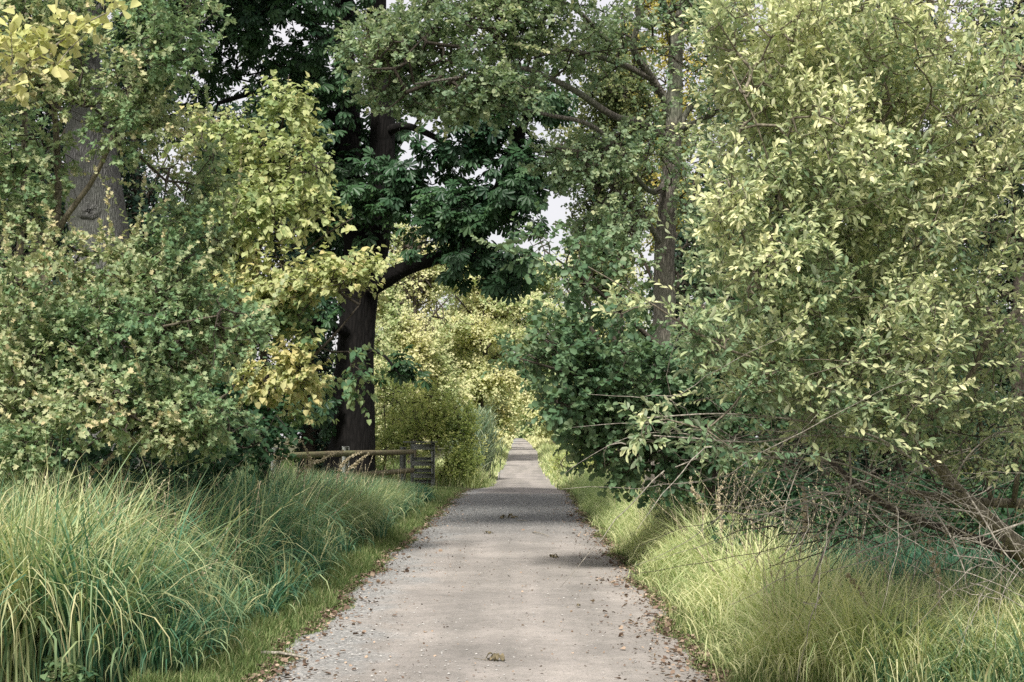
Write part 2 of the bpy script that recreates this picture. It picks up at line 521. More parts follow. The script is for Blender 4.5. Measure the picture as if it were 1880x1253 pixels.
M['wood_end'] = bark_mat('cut_wood', (.40, .31, .2), (.55, .45, .31), 20, 1, .2)
M['board'] = bark_mat('weathered_board', (.26, .28, .26), (.50, .52, .48), 10, .4, .3)

def ground_mat():
    m, nt, out = new_mat('soil')
    N, K = nt.nodes, nt.links
    tc = N.new('ShaderNodeTexCoord')
    n1 = N.new('ShaderNodeTexNoise'); n1.inputs['Scale'].default_value = 3; n1.inputs['Detail'].default_value = 8
    n2 = N.new('ShaderNodeTexNoise'); n2.inputs['Scale'].default_value = .25; n2.inputs['Detail'].default_value = 4
    K.new(tc.outputs['Object'], n1.inputs['Vector']); K.new(tc.outputs['Object'], n2.inputs['Vector'])
    r1 = ramp(nt, [(.3, (.022, .018, .012)), (.7, (.07, .06, .032))]); K.new(n1.outputs['Fac'], r1.inputs['Fac'])
    r2 = ramp(nt, [(.35, (.05, .07, .022)), (.7, (.16, .16, .06))]); K.new(n1.outputs['Fac'], r2.inputs['Fac'])
    mx = N.new('ShaderNodeMix'); mx.data_type = 'RGBA'
    K.new(n2.outputs['Fac'], mx.inputs[0]); K.new(r1.outputs[0], mx.inputs[6]); K.new(r2.outputs[0], mx.inputs[7])
    b = N.new('ShaderNodeBsdfPrincipled'); b.inputs['Roughness'].default_value = .95
    K.new(mx.outputs[2], b.inputs['Base Color'])
    bp = N.new('ShaderNodeBump'); bp.inputs['Strength'].default_value = .6; bp.inputs['Distance'].default_value = .05
    K.new(n1.outputs['Fac'], bp.inputs['Height']); K.new(bp.outputs[0], b.inputs['Normal'])
    K.new(b.outputs[0], out.inputs['Surface'])
    return m
def path_mat():
    m, nt, out = new_mat('compacted_gravel')
    N, K = nt.nodes, nt.links
    tc = N.new('ShaderNodeTexCoord')
    def noise(s, d=6, r=.6):
        n = N.new('ShaderNodeTexNoise'); n.inputs['Scale'].default_value = s; n.inputs['Detail'].default_value = d
        n.inputs['Roughness'].default_value = r
        K.new(tc.outputs['Object'], n.inputs['Vector']); return n
    def mix(f, a, b, bt='MIX', amt=None):
        x = N.new('ShaderNodeMix'); x.data_type = 'RGBA'; x.blend_type = bt
        if hasattr(f, 'node'): K.new(f, x.inputs[0])
        else: x.inputs[0].default_value = f
        for s, v in ((6, a), (7, b)):
            if hasattr(v, 'node'): K.new(v, x.inputs[s])
            else: x.inputs[s].default_value = (*v, 1)
        return x.outputs[2]
    nb, nm, nf = noise(.9, 5), noise(9, 8, .75), noise(70, 4, .8)
    base = ramp(nt, [(.3, (.28, .255, .235)), (.68, (.45, .405, .37))]); K.new(nb.outputs['Fac'], base.inputs['Fac'])
    gr = ramp(nt, [(.3, (.66, .68, .67)), (.6, (1, 1, 1))]); K.new(nm.outputs['Fac'], gr.inputs['Fac'])
    c = mix(.75, base.outputs[0], gr.outputs[0], 'MULTIPLY')
    fr = ramp(nt, [(.34, (.6, .6, .6)), (.52, (1, 1, 1)), (.72, (1.0, 1.0, 1.0)), (.8, (1.25, 1.2, 1.15))]); K.new(nf.outputs['Fac'], fr.inputs['Fac'])
    c = mix(.85, c, fr.outputs[0], 'MULTIPLY')
    # long faint wear lines of feet and wheels
    wm = N.new('ShaderNodeMapping'); wm.inputs['Scale'].default_value = (2.3, .12, 1)
    K.new(tc.outputs['Object'], wm.inputs['Vector'])
    wn_ = N.new('ShaderNodeTexNoise'); wn_.inputs['Scale'].default_value = 1.0; wn_.inputs['Detail'].default_value = 5
    K.new(wm.outputs[0], wn_.inputs['Vector'])
    wr = ramp(nt, [(.38, (.80, .81, .81)), (.6, (1, 1, 1))]); K.new(wn_.outputs['Fac'], wr.inputs['Fac'])
    c = mix(1.0, c, wr.outputs[0], 'MULTIPLY')
    # loose coarse grit worn open towards the left verge
    sx = N.new('ShaderNodeSeparateXYZ'); K.new(tc.outputs['Object'], sx.inputs[0])
    n3 = noise(1.3, 6)
    ma = N.new('ShaderNodeMath'); ma.operation = 'MULTIPLY_ADD'; ma.inputs[1].default_value = -.55
    K.new(sx.outputs['X'], ma.inputs[0]); K.new(n3.outputs['Fac'], ma.inputs[2])
    er = ramp(nt, [(.84, (0, 0, 0)), (1.0, (.75, .75, .75))])
    sc_ = N.new('ShaderNodeMath'); sc_.operation = 'MULTIPLY'; sc_.inputs[1].default_value = .8
    K.new(ma.outputs[0], sc_.inputs[0]); K.new(sc_.outputs[0], er.inputs['Fac'])
    vo = N.new('ShaderNodeTexVoronoi'); vo.inputs['Scale'].default_value = 55; K.new(tc.outputs['Object'], vo.inputs['Vector'])
    vs = N.new('ShaderNodeSeparateColor'); K.new(vo.outputs['Color'], vs.inputs[0])
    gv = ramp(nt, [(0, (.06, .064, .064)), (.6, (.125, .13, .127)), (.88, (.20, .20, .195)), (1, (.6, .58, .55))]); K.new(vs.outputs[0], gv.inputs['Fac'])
    gv2 = ramp(nt, [(0, (.16, .165, .165)), (.6, (.27, .275, .27)), (.9, (.38, .37, .36)), (1, (.62, .6, .57))]); K.new(vs.outputs[0], gv2.inputs['Fac'])
    c = mix(er.outputs[0], c, gv2.outputs[0])
    # darker grit before the low crossing, with the tree shade painted into its colour
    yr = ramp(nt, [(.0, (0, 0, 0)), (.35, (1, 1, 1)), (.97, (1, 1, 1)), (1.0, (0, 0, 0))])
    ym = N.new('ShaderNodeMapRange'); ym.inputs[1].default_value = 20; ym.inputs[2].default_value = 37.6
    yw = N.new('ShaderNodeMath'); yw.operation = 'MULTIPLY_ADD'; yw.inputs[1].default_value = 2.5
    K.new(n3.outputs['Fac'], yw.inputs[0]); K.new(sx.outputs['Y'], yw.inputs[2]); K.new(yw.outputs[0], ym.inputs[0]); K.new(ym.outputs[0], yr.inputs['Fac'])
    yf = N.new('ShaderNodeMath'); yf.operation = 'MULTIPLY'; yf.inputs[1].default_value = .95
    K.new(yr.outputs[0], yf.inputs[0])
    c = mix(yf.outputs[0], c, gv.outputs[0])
    # specks
    v2 = N.new('ShaderNodeTexVoronoi'); v2.inputs['Scale'].default_value = 9; v2.inputs['Randomness'].default_value = 1
    K.new(tc.outputs['Object'], v2.inputs['Vector'])
    s2 = ramp(nt, [(.06, (1, 1, 1)), (.12, (0, 0, 0))]); K.new(v2.outputs['Distance'], s2.inputs['Fac'])
    c = mix(s2.outputs[0], c, (.10, .085, .07))
    b = N.new('ShaderNodeBsdfPrincipled'); b.inputs['Roughness'].default_value = .92; b.inputs['Specular IOR Level'].default_value = .25
    K.new(c, b.inputs['Base Color'])
    ad = N.new('ShaderNodeMath'); ad.operation = 'ADD'; K.new(nf.outputs['Fac'], ad.inputs[0]); K.new(nm.outputs['Fac'], ad.inputs[1])
    bp = N.new('ShaderNodeBump'); bp.inputs['Strength'].default_value = .7; bp.inputs['Distance'].default_value = .012
    K.new(ad.outputs[0], bp.inputs['Height']); K.new(bp.outputs[0], b.inputs['Normal'])
    K.new(b.outputs[0], out.inputs['Surface'])
    return m
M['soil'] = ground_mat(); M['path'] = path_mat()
def stone_mat():
    m, nt, out = new_mat('pebble')
    N, K = nt.nodes, nt.links
    a = N.new('ShaderNodeAttribute'); a.attribute_name = 'tint'
    r = ramp(nt, [(0, (.13, .13, .13)), (.6, (.36, .35, .33)), (1, (.48, .46, .43))]); K.new(a.outputs['Fac'], r.inputs['Fac'])
    b = N.new('ShaderNodeBsdfPrincipled'); b.inputs['Roughness'].default_value = .85
    K.new(r.outputs[0], b.inputs['Base Color']); K.new(b.outputs[0], out.inputs['Surface'])
    return m
M['stone'] = stone_mat()

# ------------------------------------------------------------------ ground and path
rows = np.unique(np.concatenate([np.arange(-30, 50, .5), np.arange(50, 120, 2), np.arange(120, 320, 8), [340, 400, 500, 620]]))
cols = np.array([-400, -250, -150, -100, -70, -50, -35, -25, -18, -14, -11, -9, -7.5, -6, -5, -4, -3.3, -2.8, -2.3, -1.9, -1.6, -.5, 0, .6, 1.2, 1.5, 1.9, 2.4, 3, 4, 5, 6.5, 8, 10, 13, 17, 23, 32, 45, 65, 100, 160, 250, 400.])
gx, gy = np.meshgrid(cols, rows)
V = np.stack([gx, gy, bank(gx, gy)], -1).reshape(-1, 3)
nc = len(cols)
i = (np.arange(len(rows) - 1)[:, None] * nc + np.arange(nc - 1)[None]).ravel()
tag(mesh_obj('ground', V, [np.stack([i, i + 1, i + nc + 1, i + nc], 1)], M['soil'], smooth=True), kind='structure')

EY = np.array([-30, 8, 14, 20, 26, 32, 38, 41, 44, 48, 60, 78, 100, 140, 226, 300, 420.])
EL = np.array([-1.6, -1.55, -1.6, -1.62, -1.62, -1.64, -1.62, -1.45, -1.22, -1.2, -1.35, -1.3, -1.35, -1.7, -2.3, -3.0, -5])
ER = np.array([1.1, 1.06, 1.1, 1.08, 1.05, 1.1, 1.12, 1.12, 1.1, 1.06, .98, .93, 1.0, .85, .35, -.3, -2.3])
def edges(y, seed=0):
    y = np.asarray(y, float)
    w = .05 * np.sin(y * 1.7) + .04 * np.sin(y * 4.1 + 1) + .025 * np.sin(y * 9.3 + 2)
    w2 = .05 * np.sin(y * 1.9 + 3) + .04 * np.sin(y * 3.7 + 2) + .025 * np.sin(y * 8.1)
    return np.interp(y, EY, EL) + w, np.interp(y, EY, ER) + w2
prow = np.unique(np.concatenate([np.arange(-10, 50, .1), np.arange(50, 120, .5), np.arange(120, 400, 4)]))
l, r = edges(prow)
u = np.linspace(0, 1, 17)
PX = l[:, None] * (1 - u) + r[:, None] * u
PYY = np.repeat(prow[:, None], 17, 1)
PZ = gh(PYY) + .012 + .02 * (1 - (2 * u[None] - 1) ** 4) + .006 * np.sin(PX * 3 + PYY * .8)
V = np.stack([PX, PYY, PZ], -1).reshape(-1, 3)
i = (np.arange(len(prow) - 1)[:, None] * 17 + np.arange(16)[None]).ravel()
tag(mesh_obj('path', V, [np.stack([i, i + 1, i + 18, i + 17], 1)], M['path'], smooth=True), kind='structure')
def pz(x, y):
    return gh(y) + .032

rng = np.random.default_rng(7)
# pebbles lying on the path
n = 3800
y = 8.0 + 26 * rng.uniform(0, 1, n) ** 1.8
l, r = edges(y)
u = np.where(rng.uniform(0, 1, n) < .6, rng.beta(1.1, 5, n), rng.uniform(0, 1, n))
x = l + (r - l) * u
OC = (np.array([[1, 0, 0], [.3, .9, .1], [-.8, .5, 0], [-.7, -.6, .1], [.4, -.9, 0], [0, 0, .6]], float), [np.array([[0, 1, 5], [1, 2, 5], [2, 3, 5], [3, 4, 5], [4, 0, 5]])])
a = rng.uniform(0, 6.28, n)
D = np.stack([np.cos(a), np.sin(a), rng.normal(0, .1, n)], 1)
S = .0035 + .0075 * rng.uniform(0, 1, n) ** 2.5
V, F, per = place(OC, np.stack([x, y, gh(y) + .012 + .02 * (1 - (2 * u - 1) ** 4) + .004], 1), D, np.tile([0, 0, 1.], (n, 1)), S)
tag(mesh_obj('gravel', V, F, M['stone'], None, {'tint': np.repeat(rng.uniform(0, 1, n), per)}), 'loose pale grit scattered over the path surface', 'gravel', None, 'stuff')

# brown litter along both edges
def litter(n, y, x, z, smin, smax, lo, hi):
    a = rng.uniform(0, 6.28, n)
    D = np.stack([np.cos(a), np.sin(a), rng.normal(0, .25, n)], 1)
    N = np.array([0, 0, 1.]) + rng.normal(0, .45, (n, 3))
    return np.stack([x, y, z], 1), D, N, rng.uniform(smin, smax, n), rng.uniform(0, 1, n), rng.uniform(lo, hi, n)
n = 10000
y = 8 + 32 * rng.uniform(0, 1, n) ** 1.4
l, r = edges(y)
side = rng.uniform(0, 1, n) < .4
off = rng.gamma(1.1, .12, n) - .12
x = np.where(side, l + off, r - off)
P, D, N, S, ti, to = litter(n, y, x, gh(y) + rng.uniform(.02, .04, n), .010, .032, 0.0, .95)
x2 = rng.uniform(-1.5, 1.0, 1500); y2 = 8 + 28 * rng.uniform(0, 1, 1500) ** 1.2
q = litter(1500, y2, x2, gh(y2) + .036, .006, .024, 0, 1)
y3 = 8 + 24 * rng.uniform(0, 1, 700) ** 1.3; l3, r3 = edges(y3); s3 = rng.uniform(0, 1, 700) < .45
o3 = rng.gamma(1.2, .14, 700) - .1
q3 = litter(700, y3, np.where(s3, l3 + o3, r3 - o3), gh(y3) + .036, .028, .06, .2, .95)
q = [np.concatenate([a_, b_]) for a_, b_ in zip(q, q3)]
P, D, N, S, ti, to = [np.concatenate([a_, b_]) for a_, b_ in zip((P, D, N, S, ti, to), q)]
o = leaves_obj('leaf_litter', LEAF_ROUND, P, D, N, S, ti, to, M['litter'], None)
tag(o, 'small dry brown leaves and twigs lying along both path edges', 'leaf litter', None, 'stuff')

def fallen_leaf(px, py, size, label, seed, name='fallen_leaf', pieces=5):
    size = size * .85
    r_ = np.random.default_rng(seed)
    Y = 1.41 * FPX / (py - 805)
    c = at(px, py, Y); c[2] = gh(Y) + .034
    e = empty(name, c, label, 'fallen leaf', 'withered leaves lying on the path')
    # one crumpled palmate leaf: each leaflet a curled strip
    Vs, Fs, n0 = [], [], 0
    for k in range(pieces):
        a = (k - (pieces - 1) / 2) * .62 + r_.normal(0, .2)
        t = np.linspace(0, 1, 9); L = size * r_.uniform(.5, .75)
        hgt = .35 * L * np.sin(t * math.pi * r_.uniform(.9, 1.4)) ** 2 * r_.uniform(.5, 1.2) + .004
        w = L * .19 * np.sin(np.clip(t * 1.08, 0, 1) ** 1.4 * math.pi) + .002
        cx = t * L * .9
        curl = r_.uniform(.3, .9)
        for s_, rows_ in ((0, None),):
            Vv = []
            for j in range(9):
                for v_ in (-1, -.5, 0, .5, 1):
                    Vv.append((cx[j] * math.cos(a) - v_ * w[j] * math.sin(a), cx[j] * math.sin(a) + v_ * w[j] * math.cos(a),
                               hgt[j] + abs(v_) ** 1.5 * w[j] * curl + r_.normal(0, .0015)))
            Vv = np.array(Vv) + np.array([-size * .25, 0, 0])
            ii = (np.arange(8)[:, None] * 5 + np.arange(4)[None]).ravel()
            Fs.append(np.stack([ii, ii + 1, ii + 6, ii + 5], 1) + n0); Vs.append(Vv @ rot('z', seed * 1.3).T + c); n0 += 45
    fc = np.concatenate(Fs)
    mesh_obj('blade', np.vstack(Vs), [fc], M['dead_leaf'], e, {'tint': r_.uniform(0, 1, len(fc)), 'tone': r_.uniform(.2, .9, len(fc))}, True)
    t = np.linspace(0, 1, 6)[:, None]
    P = c + np.array([-size * .25, 0, .004]) * 1.0 + t * (rot('z', seed * 2.1) @ np.array([-size * .6, .02, .01]))
    V, F = loft(P, np.full(6, .002), 5)
    mesh_obj('stalk', V, F, M['bark_twig'], e)
fallen_leaf(905, 1206, .17, 'curled green chestnut leaf lying mid path nearest the camera', 3)
fallen_leaf(923, 952, .22, 'crumpled brown leaf, left one of the close pair in the path shade', 5)
fallen_leaf(940, 952, .24, 'crumpled brown leaf, right one of the close pair in the path shade', 8)
fallen_leaf(898, 980, .16, 'small dark crumpled leaf left of the path centre below the pair', 11)
fallen_leaf(1020, 1023, .20, 'dark curled leaf on the right side of the path by the litter', 15)
fallen_leaf(1062, 1110, .08, 'tiny brown leaf on the right half of the sunny path', 17, pieces=3)
# strips of dry stem lying on the path
def fallen_stick(p0, p1, rad, label, seed):
    r_ = np.random.default_rng(seed)
    A = at(*p0, 1.41 * FPX / (p0[1] - 805)); B = at(*p1, 1.41 * FPX / (p1[1] - 805))
    A[2] = gh(A[1]) + .042; B[2] = gh(B[1]) + .042
    t = np.linspace(0, 1, 8)[:, None]
    P = A + (B - A) * t + np.sin(t * math.pi) * np.array([0, .02, .012]) + r_.normal(0, .003, (8, 3))
    V, F = loft(P, np.linspace(rad, rad * .5, 8), 6)
    tag(mesh_obj('fallen_stick', V, F, M['bark_pale'], None, None, True), label, 'stick', 'dry sticks lying on the path')
fallen_stick((978, 978), (1008, 985), .010, 'short orange brown stick lying in the path shade', 1)
fallen_stick((950, 957), (968, 958), .008, 'thin pale stick right of the crumpled leaf pair', 2)
fallen_stick((478, 1195), (560, 1204), .014, 'pale bark strip on the left path edge near the grass', 3)

# ------------------------------------------------------------------ grasses
def blades(P, H, W, az, th0, curl, rng, tint, tone, nseg=5, tiptone=.25):
    n = len(P)
    t = np.linspace(0, 1, nseg + 1)
    dv = np.stack([np.cos(az), np.sin(az), np.zeros(n)], 1); wv = np.stack([-np.sin(az), np.cos(az), np.zeros(n)], 1)
    tw = rng.uniform(-.9, .9, n)[:, None]
    pts = [P.copy()]
    for k in range(nseg):
        a = th0 + curl * (t[k] + .5 / nseg) ** 1.6
        pts.append(pts[-1] + (H / nseg)[:, None] * (np.sin(a)[:, None] * dv + np.cos(a)[:, None] * np.array([0, 0, 1.])))
    V = []
    for k in range(nseg + 1):
        w = W * (1 - t[k] ** 2.2) * (.65 + .7 * t[k] * (1 - t[k]) * 2)
        wd = norm(wv + dv * tw)
        if k < nseg:
            V.append(pts[k] - wd * w[:, None] / 2); V.append(pts[k] + wd * w[:, None] / 2)
        else:
            V.append(pts[k])
    V = np.stack(V, 1); m = V.shape[1]
    b = np.arange(n)[:, None] * m
    F4 = [np.concatenate([b + 2 * k, b + 2 * k + 1, b + 2 * k + 3, b + 2 * k + 2], 1) for k in range(nseg - 1)]
    F3 = np.concatenate([b + 2 * nseg - 2, b + 2 * nseg - 1, b + 2 * nseg], 1)
    tn = [np.clip(tone + tiptone * (k / nseg) ** 2, 0, 1) for k in range(nseg)]
    return V.reshape(-1, 3), [np.concatenate(F4), F3], {'tint': np.tile(tint, nseg), 'tone': np.concatenate(tn)}
def grass_obj(name, P, H, W, az, th0, curl, tint, tone, mat, label, cat, nseg=5, tiptone=.25):
    V, F, A = blades(P, H, W, az, th0, curl, rng, tint, tone, nseg, tiptone)
    return tag(mesh_obj(name, V, F, mat, None, A, True), label, cat, None, 'stuff')

# tall sedge on the left bank: many tussocks, blades fan out and arch over
def tussocks(cx, cy, per, spread, rng):
    n = len(cx) * per
    k = np.repeat(np.arange(len(cx)), per)
    a = rng.uniform(0, 6.28, n); r_ = spread * rng.uniform(0, 1, n) ** .6
    return k, np.stack([cx[k] + np.cos(a) * r_, cy[k] + np.sin(a) * r_], 1), a
def capH(XY, z):
    # the bank grass was trampled lower in front of the fence
    px_ = 965 + XY[:, 0] / XY[:, 1] * FPX
    top = np.interp(px_, [0, 250, 420, 480, 700, 900], [905, 885, 868, 866, 882, 902])
    return np.maximum(.2, (1.45 - (top - 805) / FPX * XY[:, 1] - z) * 1.12)
nt_ = 400
cy_ = 8.3 + 26 * rng.uniform(0, 1, nt_) ** 1.5
le, _ = edges(cy_)
cx_ = le - .48 - rng.uniform(0, 1, nt_) ** 1.2 * (1.6 + cy_ * .17)
k, XY, a = tussocks(cx_, cy_, 72, .15, rng)
n = len(k)
z = bank(XY[:, 0], XY[:, 1])
dist = np.clip((le[k] - XY[:, 0] - .3) / .9, .35, 1)
H = rng.uniform(.6, 1.5, n) * dist * rng.uniform(.75, 1.15, nt_)[k] * (1 + .12 * np.sin(cx_[k] * 3))
yel = vnoise(np.stack([cx_, cy_, cx_ * 0], 1), 1.6, 4)[k]
near_left = np.clip((-(XY[:, 0]) - 2.2) / .9, 0, 1) * np.clip((12.5 - XY[:, 1]) / 3, 0, 1)
tone = np.clip(.30 + .24 * yel + .42 * near_left + rng.normal(0, .17, n), 0, .95)
tone[rng.uniform(0, 1, n) < .06] = .95
lean = a + rng.normal(0, .5, n)
curl_ = np.where(rng.uniform(0, 1, n) < .3, rng.uniform(.1, .9, n), rng.gamma(6, .42, n))
H = np.minimum(H, capH(XY, z)) * (1 + .17 * np.minimum(curl_, 3.2))
H *= np.where(rng.uniform(0, 1, n) < .03, 1.25, 1)
grass_obj('tall_sedge', np.column_stack([XY, z]), H, rng.uniform(.007, .018, n) * (1 + XY[:, 1] * .02), lean, rng.uniform(0, .25, n), curl_, rng.uniform(0, 1, n), tone, M['sedge'],
          'tall arching green sedge massed on the left bank', 'sedge', 8)
# broad arching blades standing out of the sedge
n = 5200
cy_ = 8.3 + 14 * rng.uniform(0, 1, n) ** 1.6; le, _ = edges(cy_); cx_ = le - .8 - rng.uniform(0, 1, n) * (1.2 + cy_ * .12)
XY = np.column_stack([cx_, cy_]); nl2 = np.clip((-cx_ - 2.0) / 1.2, 0, 1)
Hb = np.minimum(rng.uniform(.8, 1.55, n), capH(XY, .1) * 1.15)
grass_obj('broad_sedge', np.column_stack([XY, bank(cx_, cy_)]), Hb, rng.uniform(.012, .021, n), rng.normal(.2, 1.5, n), rng.uniform(0, .35, n), rng.uniform(.4, 2.9, n), rng.uniform(0, 1, n),
          np.clip(rng.normal(.38, .2, n) + .35 * nl2 * (cy_ < 12.5), 0, 1), M['sedge'], 'broad arching sedge blades rising out of the left bank', 'sedge', 8)
# finer pale drooping grass heads in front of the fence
nt_ = 170
cy_ = rng.uniform(17, 31, nt_); le, _ = edges(cy_)
cx_ = le - rng.uniform(.75, 3.2, nt_)
k, XY, a = tussocks(cx_, cy_, 110, .28, rng)
n = len(k)
grass_obj('drooping_grass', np.column_stack([XY, bank(XY[:, 0], XY[:, 1])]), np.minimum(rng.uniform(.7, 1.3, n), capH(XY, .1) * 1.2), rng.uniform(.004, .009, n) * 1.5, rng.normal(-.3, 1.1, n), rng.uniform(.05, .35, n), rng.gamma(5, .42, n), rng.uniform(0, 1, n),
          np.clip(rng.normal(.62, .14, n), 0, 1), M['sedge'], 'fine pale grass drooping in waves before the fence', 'grass', 6)
# pale meadow grass on the right bank
nt_ = 760
cy_ = 8.0 + 30 * rng.uniform(0, 1, nt_) ** 1.5; _, re = edges(cy_)
cx_ = re + .30 + rng.uniform(0, 1, nt_) ** 1.1 * np.interp(cy_, [8, 9, 10, 12, 15, 20, 38], [2.4, 1.6, 1.05, .95, .9, .7, 1.0])
k, XY, a = tussocks(cx_, cy_, 50, .28, rng)
n = len(k)
din = np.clip((XY[:, 0] - re[k]) / .7, .3, 1)
grass_obj('meadow_grass', np.column_stack([XY, bank(XY[:, 0], XY[:, 1])]), rng.uniform(.40, 1.1, n) * din * np.interp(XY[:, 0], [1.8, 2.4], [1, .62]), rng.uniform(.005, .012, n) * (1 + XY[:, 1] * .02), a + rng.normal(0, .9, n), rng.uniform(0, .4, n), rng.gamma(5, .45, n), rng.uniform(0, 1, n),
          np.clip(rng.normal(.66, .17, n) + .15 * vnoise(np.stack([cx_, cy_, cx_ * 0], 1), 1.2, 9)[k] - .03 * np.clip(XY[:, 1] - 18, 0, 10), 0, 1), M['meadow'], 'pale yellow green meadow grass on the right bank', 'grass', 5)
# coarse sedge in the bottom right corner
nt_ = 130
cy_ = rng.uniform(7.6, 10.3, nt_); cx_ = rng.uniform(1.9, 4.2, nt_)
k, XY, a = tussocks(cx_, cy_, 75, .2, rng)
n = len(k)
grass_obj('corner_sedge', np.column_stack([XY, bank(XY[:, 0], XY[:, 1])]), rng.uniform(.3, .62, n), rng.uniform(.007, .014, n), a + rng.normal(0, .5, n), rng.uniform(0, .35, n), rng.gamma(4.5, .42, n), rng.uniform(0, 1, n),
          np.clip(rng.normal(.58, .2, n), 0, 1), M['sedge'], 'coarse sedge in the bottom right corner under the shrub', 'sedge', 7)
# dark arching sedge in the hollow behind
nt_ = 120
cy_ = rng.uniform(10, 13.5, nt_); cx_ = rng.uniform(2.1, 5.0, nt_)
k, XY, a = tussocks(cx_, cy_, 60, .16, rng)
n = len(k)
grass_obj('hollow_sedge', np.column_stack([XY, bank(XY[:, 0], XY[:, 1])]), rng.uniform(.35, .75, n), rng.uniform(.007, .014, n), a + rng.normal(0, .5, n), rng.uniform(0, .35, n), rng.gamma(5, .42, n), rng.uniform(0, 1, n),
          np.clip(rng.normal(.12, .12, n), 0, 1), M['sedge'], 'dark green sedge in the shady hollow under the willow bush', 'sedge', 7)
# dry flowering stalks standing among the grasses
n = 520
y = 8.6 + 20 * rng.uniform(0, 1, n) ** 1.4; le, re = edges(y); sd_ = rng.uniform(0, 1, n) < .45
x = np.where(sd_, le - .7 - rng.uniform(0, 1, n) * 2.2, re + .35 + rng.uniform(0, 1, n) * 1.5)
base = np.column_stack([x, y, bank(x, y)]); Hs = np.minimum(rng.uniform(.6, 1.15, n), np.where(sd_, capH(base[:, :2], .05) * 1.25, 1.05))
lean_ = rng.normal(0, .22, (n, 2)); mid = base + np.column_stack([lean_ * .35 * Hs[:, None], Hs * .6]); top = base + np.column_stack([lean_ * Hs[:, None] * 1.2, Hs])
mbs = MB()
V, F = segs(base, mid, .0022, .0018, 3); mbs.add(V, F)
V, F = segs(mid, top, .0018, .0012, 3); mbs.add(V, F)
k = np.repeat(np.arange(n), 26); f = rng.uniform(.45, 1.08, len(k))
P = mid[k] + (top - mid)[k] * f[:, None]
V, F, per = place(LEAF_OVAL, P, norm(top - mid)[k] + rng.normal(0, .3, (len(k), 3)), rng.normal(0, 1, (len(k), 3)), rng.uniform(.010, .024, len(k)))
mbs.add(V, F)
nf = sum(len(q) for q in mbs.F4) + sum(len(q) for q in mbs.F3)
tag(mbs.build('dry_stalks', M['straw'], None, {'tint': rng.uniform(0, 1, nf), 'tone': rng.uniform(.1, .9, nf)}), 'thin dry flowering stalks scattered through both grassy banks', 'grass stalks', None, 'stuff')
# short turf strips beside the path, and far verges
def turf(n, ylo, yhi, pw, wid, hlo, hhi, side, mat, lo, sd, wscale=1.0):
    y = ylo + (yhi - ylo) * rng.uniform(0, 1, n) ** pw
    l, r = edges(y)
    d = rng.uniform(-.06, 1, n) ** 1 * wid if np.isscalar(wid) else rng.uniform(-.06, 1, n) * np.interp(y, wid[0], wid[1])
    x = l - d if side < 0 else r + d
    z = bank(x, y)
    edge = np.clip(d / .35 + .25, .3, 1)
    return np.column_stack([x, y, z]), rng.uniform(hlo, hhi, n) * edge, rng.uniform(.003, .006, n) * wscale * (1 + y * .03), rng.uniform(0, 6.28, n), rng.uniform(0, .5, n), rng.uniform(.2, 1.6, n), rng.uniform(0, 1, n), np.clip(rng.normal(lo, sd, n), 0, 1)
A = turf(60000, 8, 40, 1.5, ([8, 20, 30, 40], [.75, .75, 1.3, 3.0]), .05, .16, -1, None, .45, .2)
B = turf(32000, 8, 40, 1.5, ([8, 40], [.6, .9]), .05, .2, 1, None, .5, .2)
Q = [np.concatenate([p, q]) for p, q in zip(A, B)]
grass_obj('short_turf', *Q, M['turf'], 'short mown turf strips edging both sides of the path', 'turf', 3)
A = turf(14000, 43, 110, 1.3, 2.6, .25, .75, -1, None, .6, .2, 3.5)
B = turf(16000, 39, 110, 1.3, 2.8, .25, .8, 1, None, .6, .2, 3.5)
E = turf(9000, 110, 300, 1.2, 4, .4, .9, -1, None, .9, .12, 8)
G = turf(9000, 110, 300, 1.2, 4, .4, .9, 1, None, .9, .12, 8)
Q = [np.concatenate(p) for p in zip(A, B, E, G)]
grass_obj('verge_grass', *Q, M['meadow'], 'pale verge grass beside the distant stretch of path', 'grass', 3)
# general rough field grass further out so no soil is bare
n = 60000
y = 9 + 70 * rng.uniform(0, 1, n) ** 1.4
sd_ = np.where(rng.uniform(0, 1, n) < .5, -1, 1)
x = sd_ * (2.6 + rng.uniform(0, 1, n) * (2 + y * .42))
kk = (x > 0) & (y > 9.5) & (y < 27); x = np.where(kk, -x, x)
kk = (y > 26) & (y < 43) & (x < -1.5) & (x > -6.5); y = np.where(kk, y + 30, y)
grass_obj('rough_grass', np.column_stack([x, y, bank(x, y)]), rng.uniform(.2, .55, n), rng.uniform(.008, .02, n) * (1 + y * .02), rng.uniform(0, 6.28, n), rng.uniform(0, .5, n), rng.uniform(.3, 1.8, n), rng.uniform(0, 1, n), np.clip(rng.normal(.35, .2, n), 0, 1),
          M['turf'], 'rough grass growing under the trees on both sides', 'grass', 3)

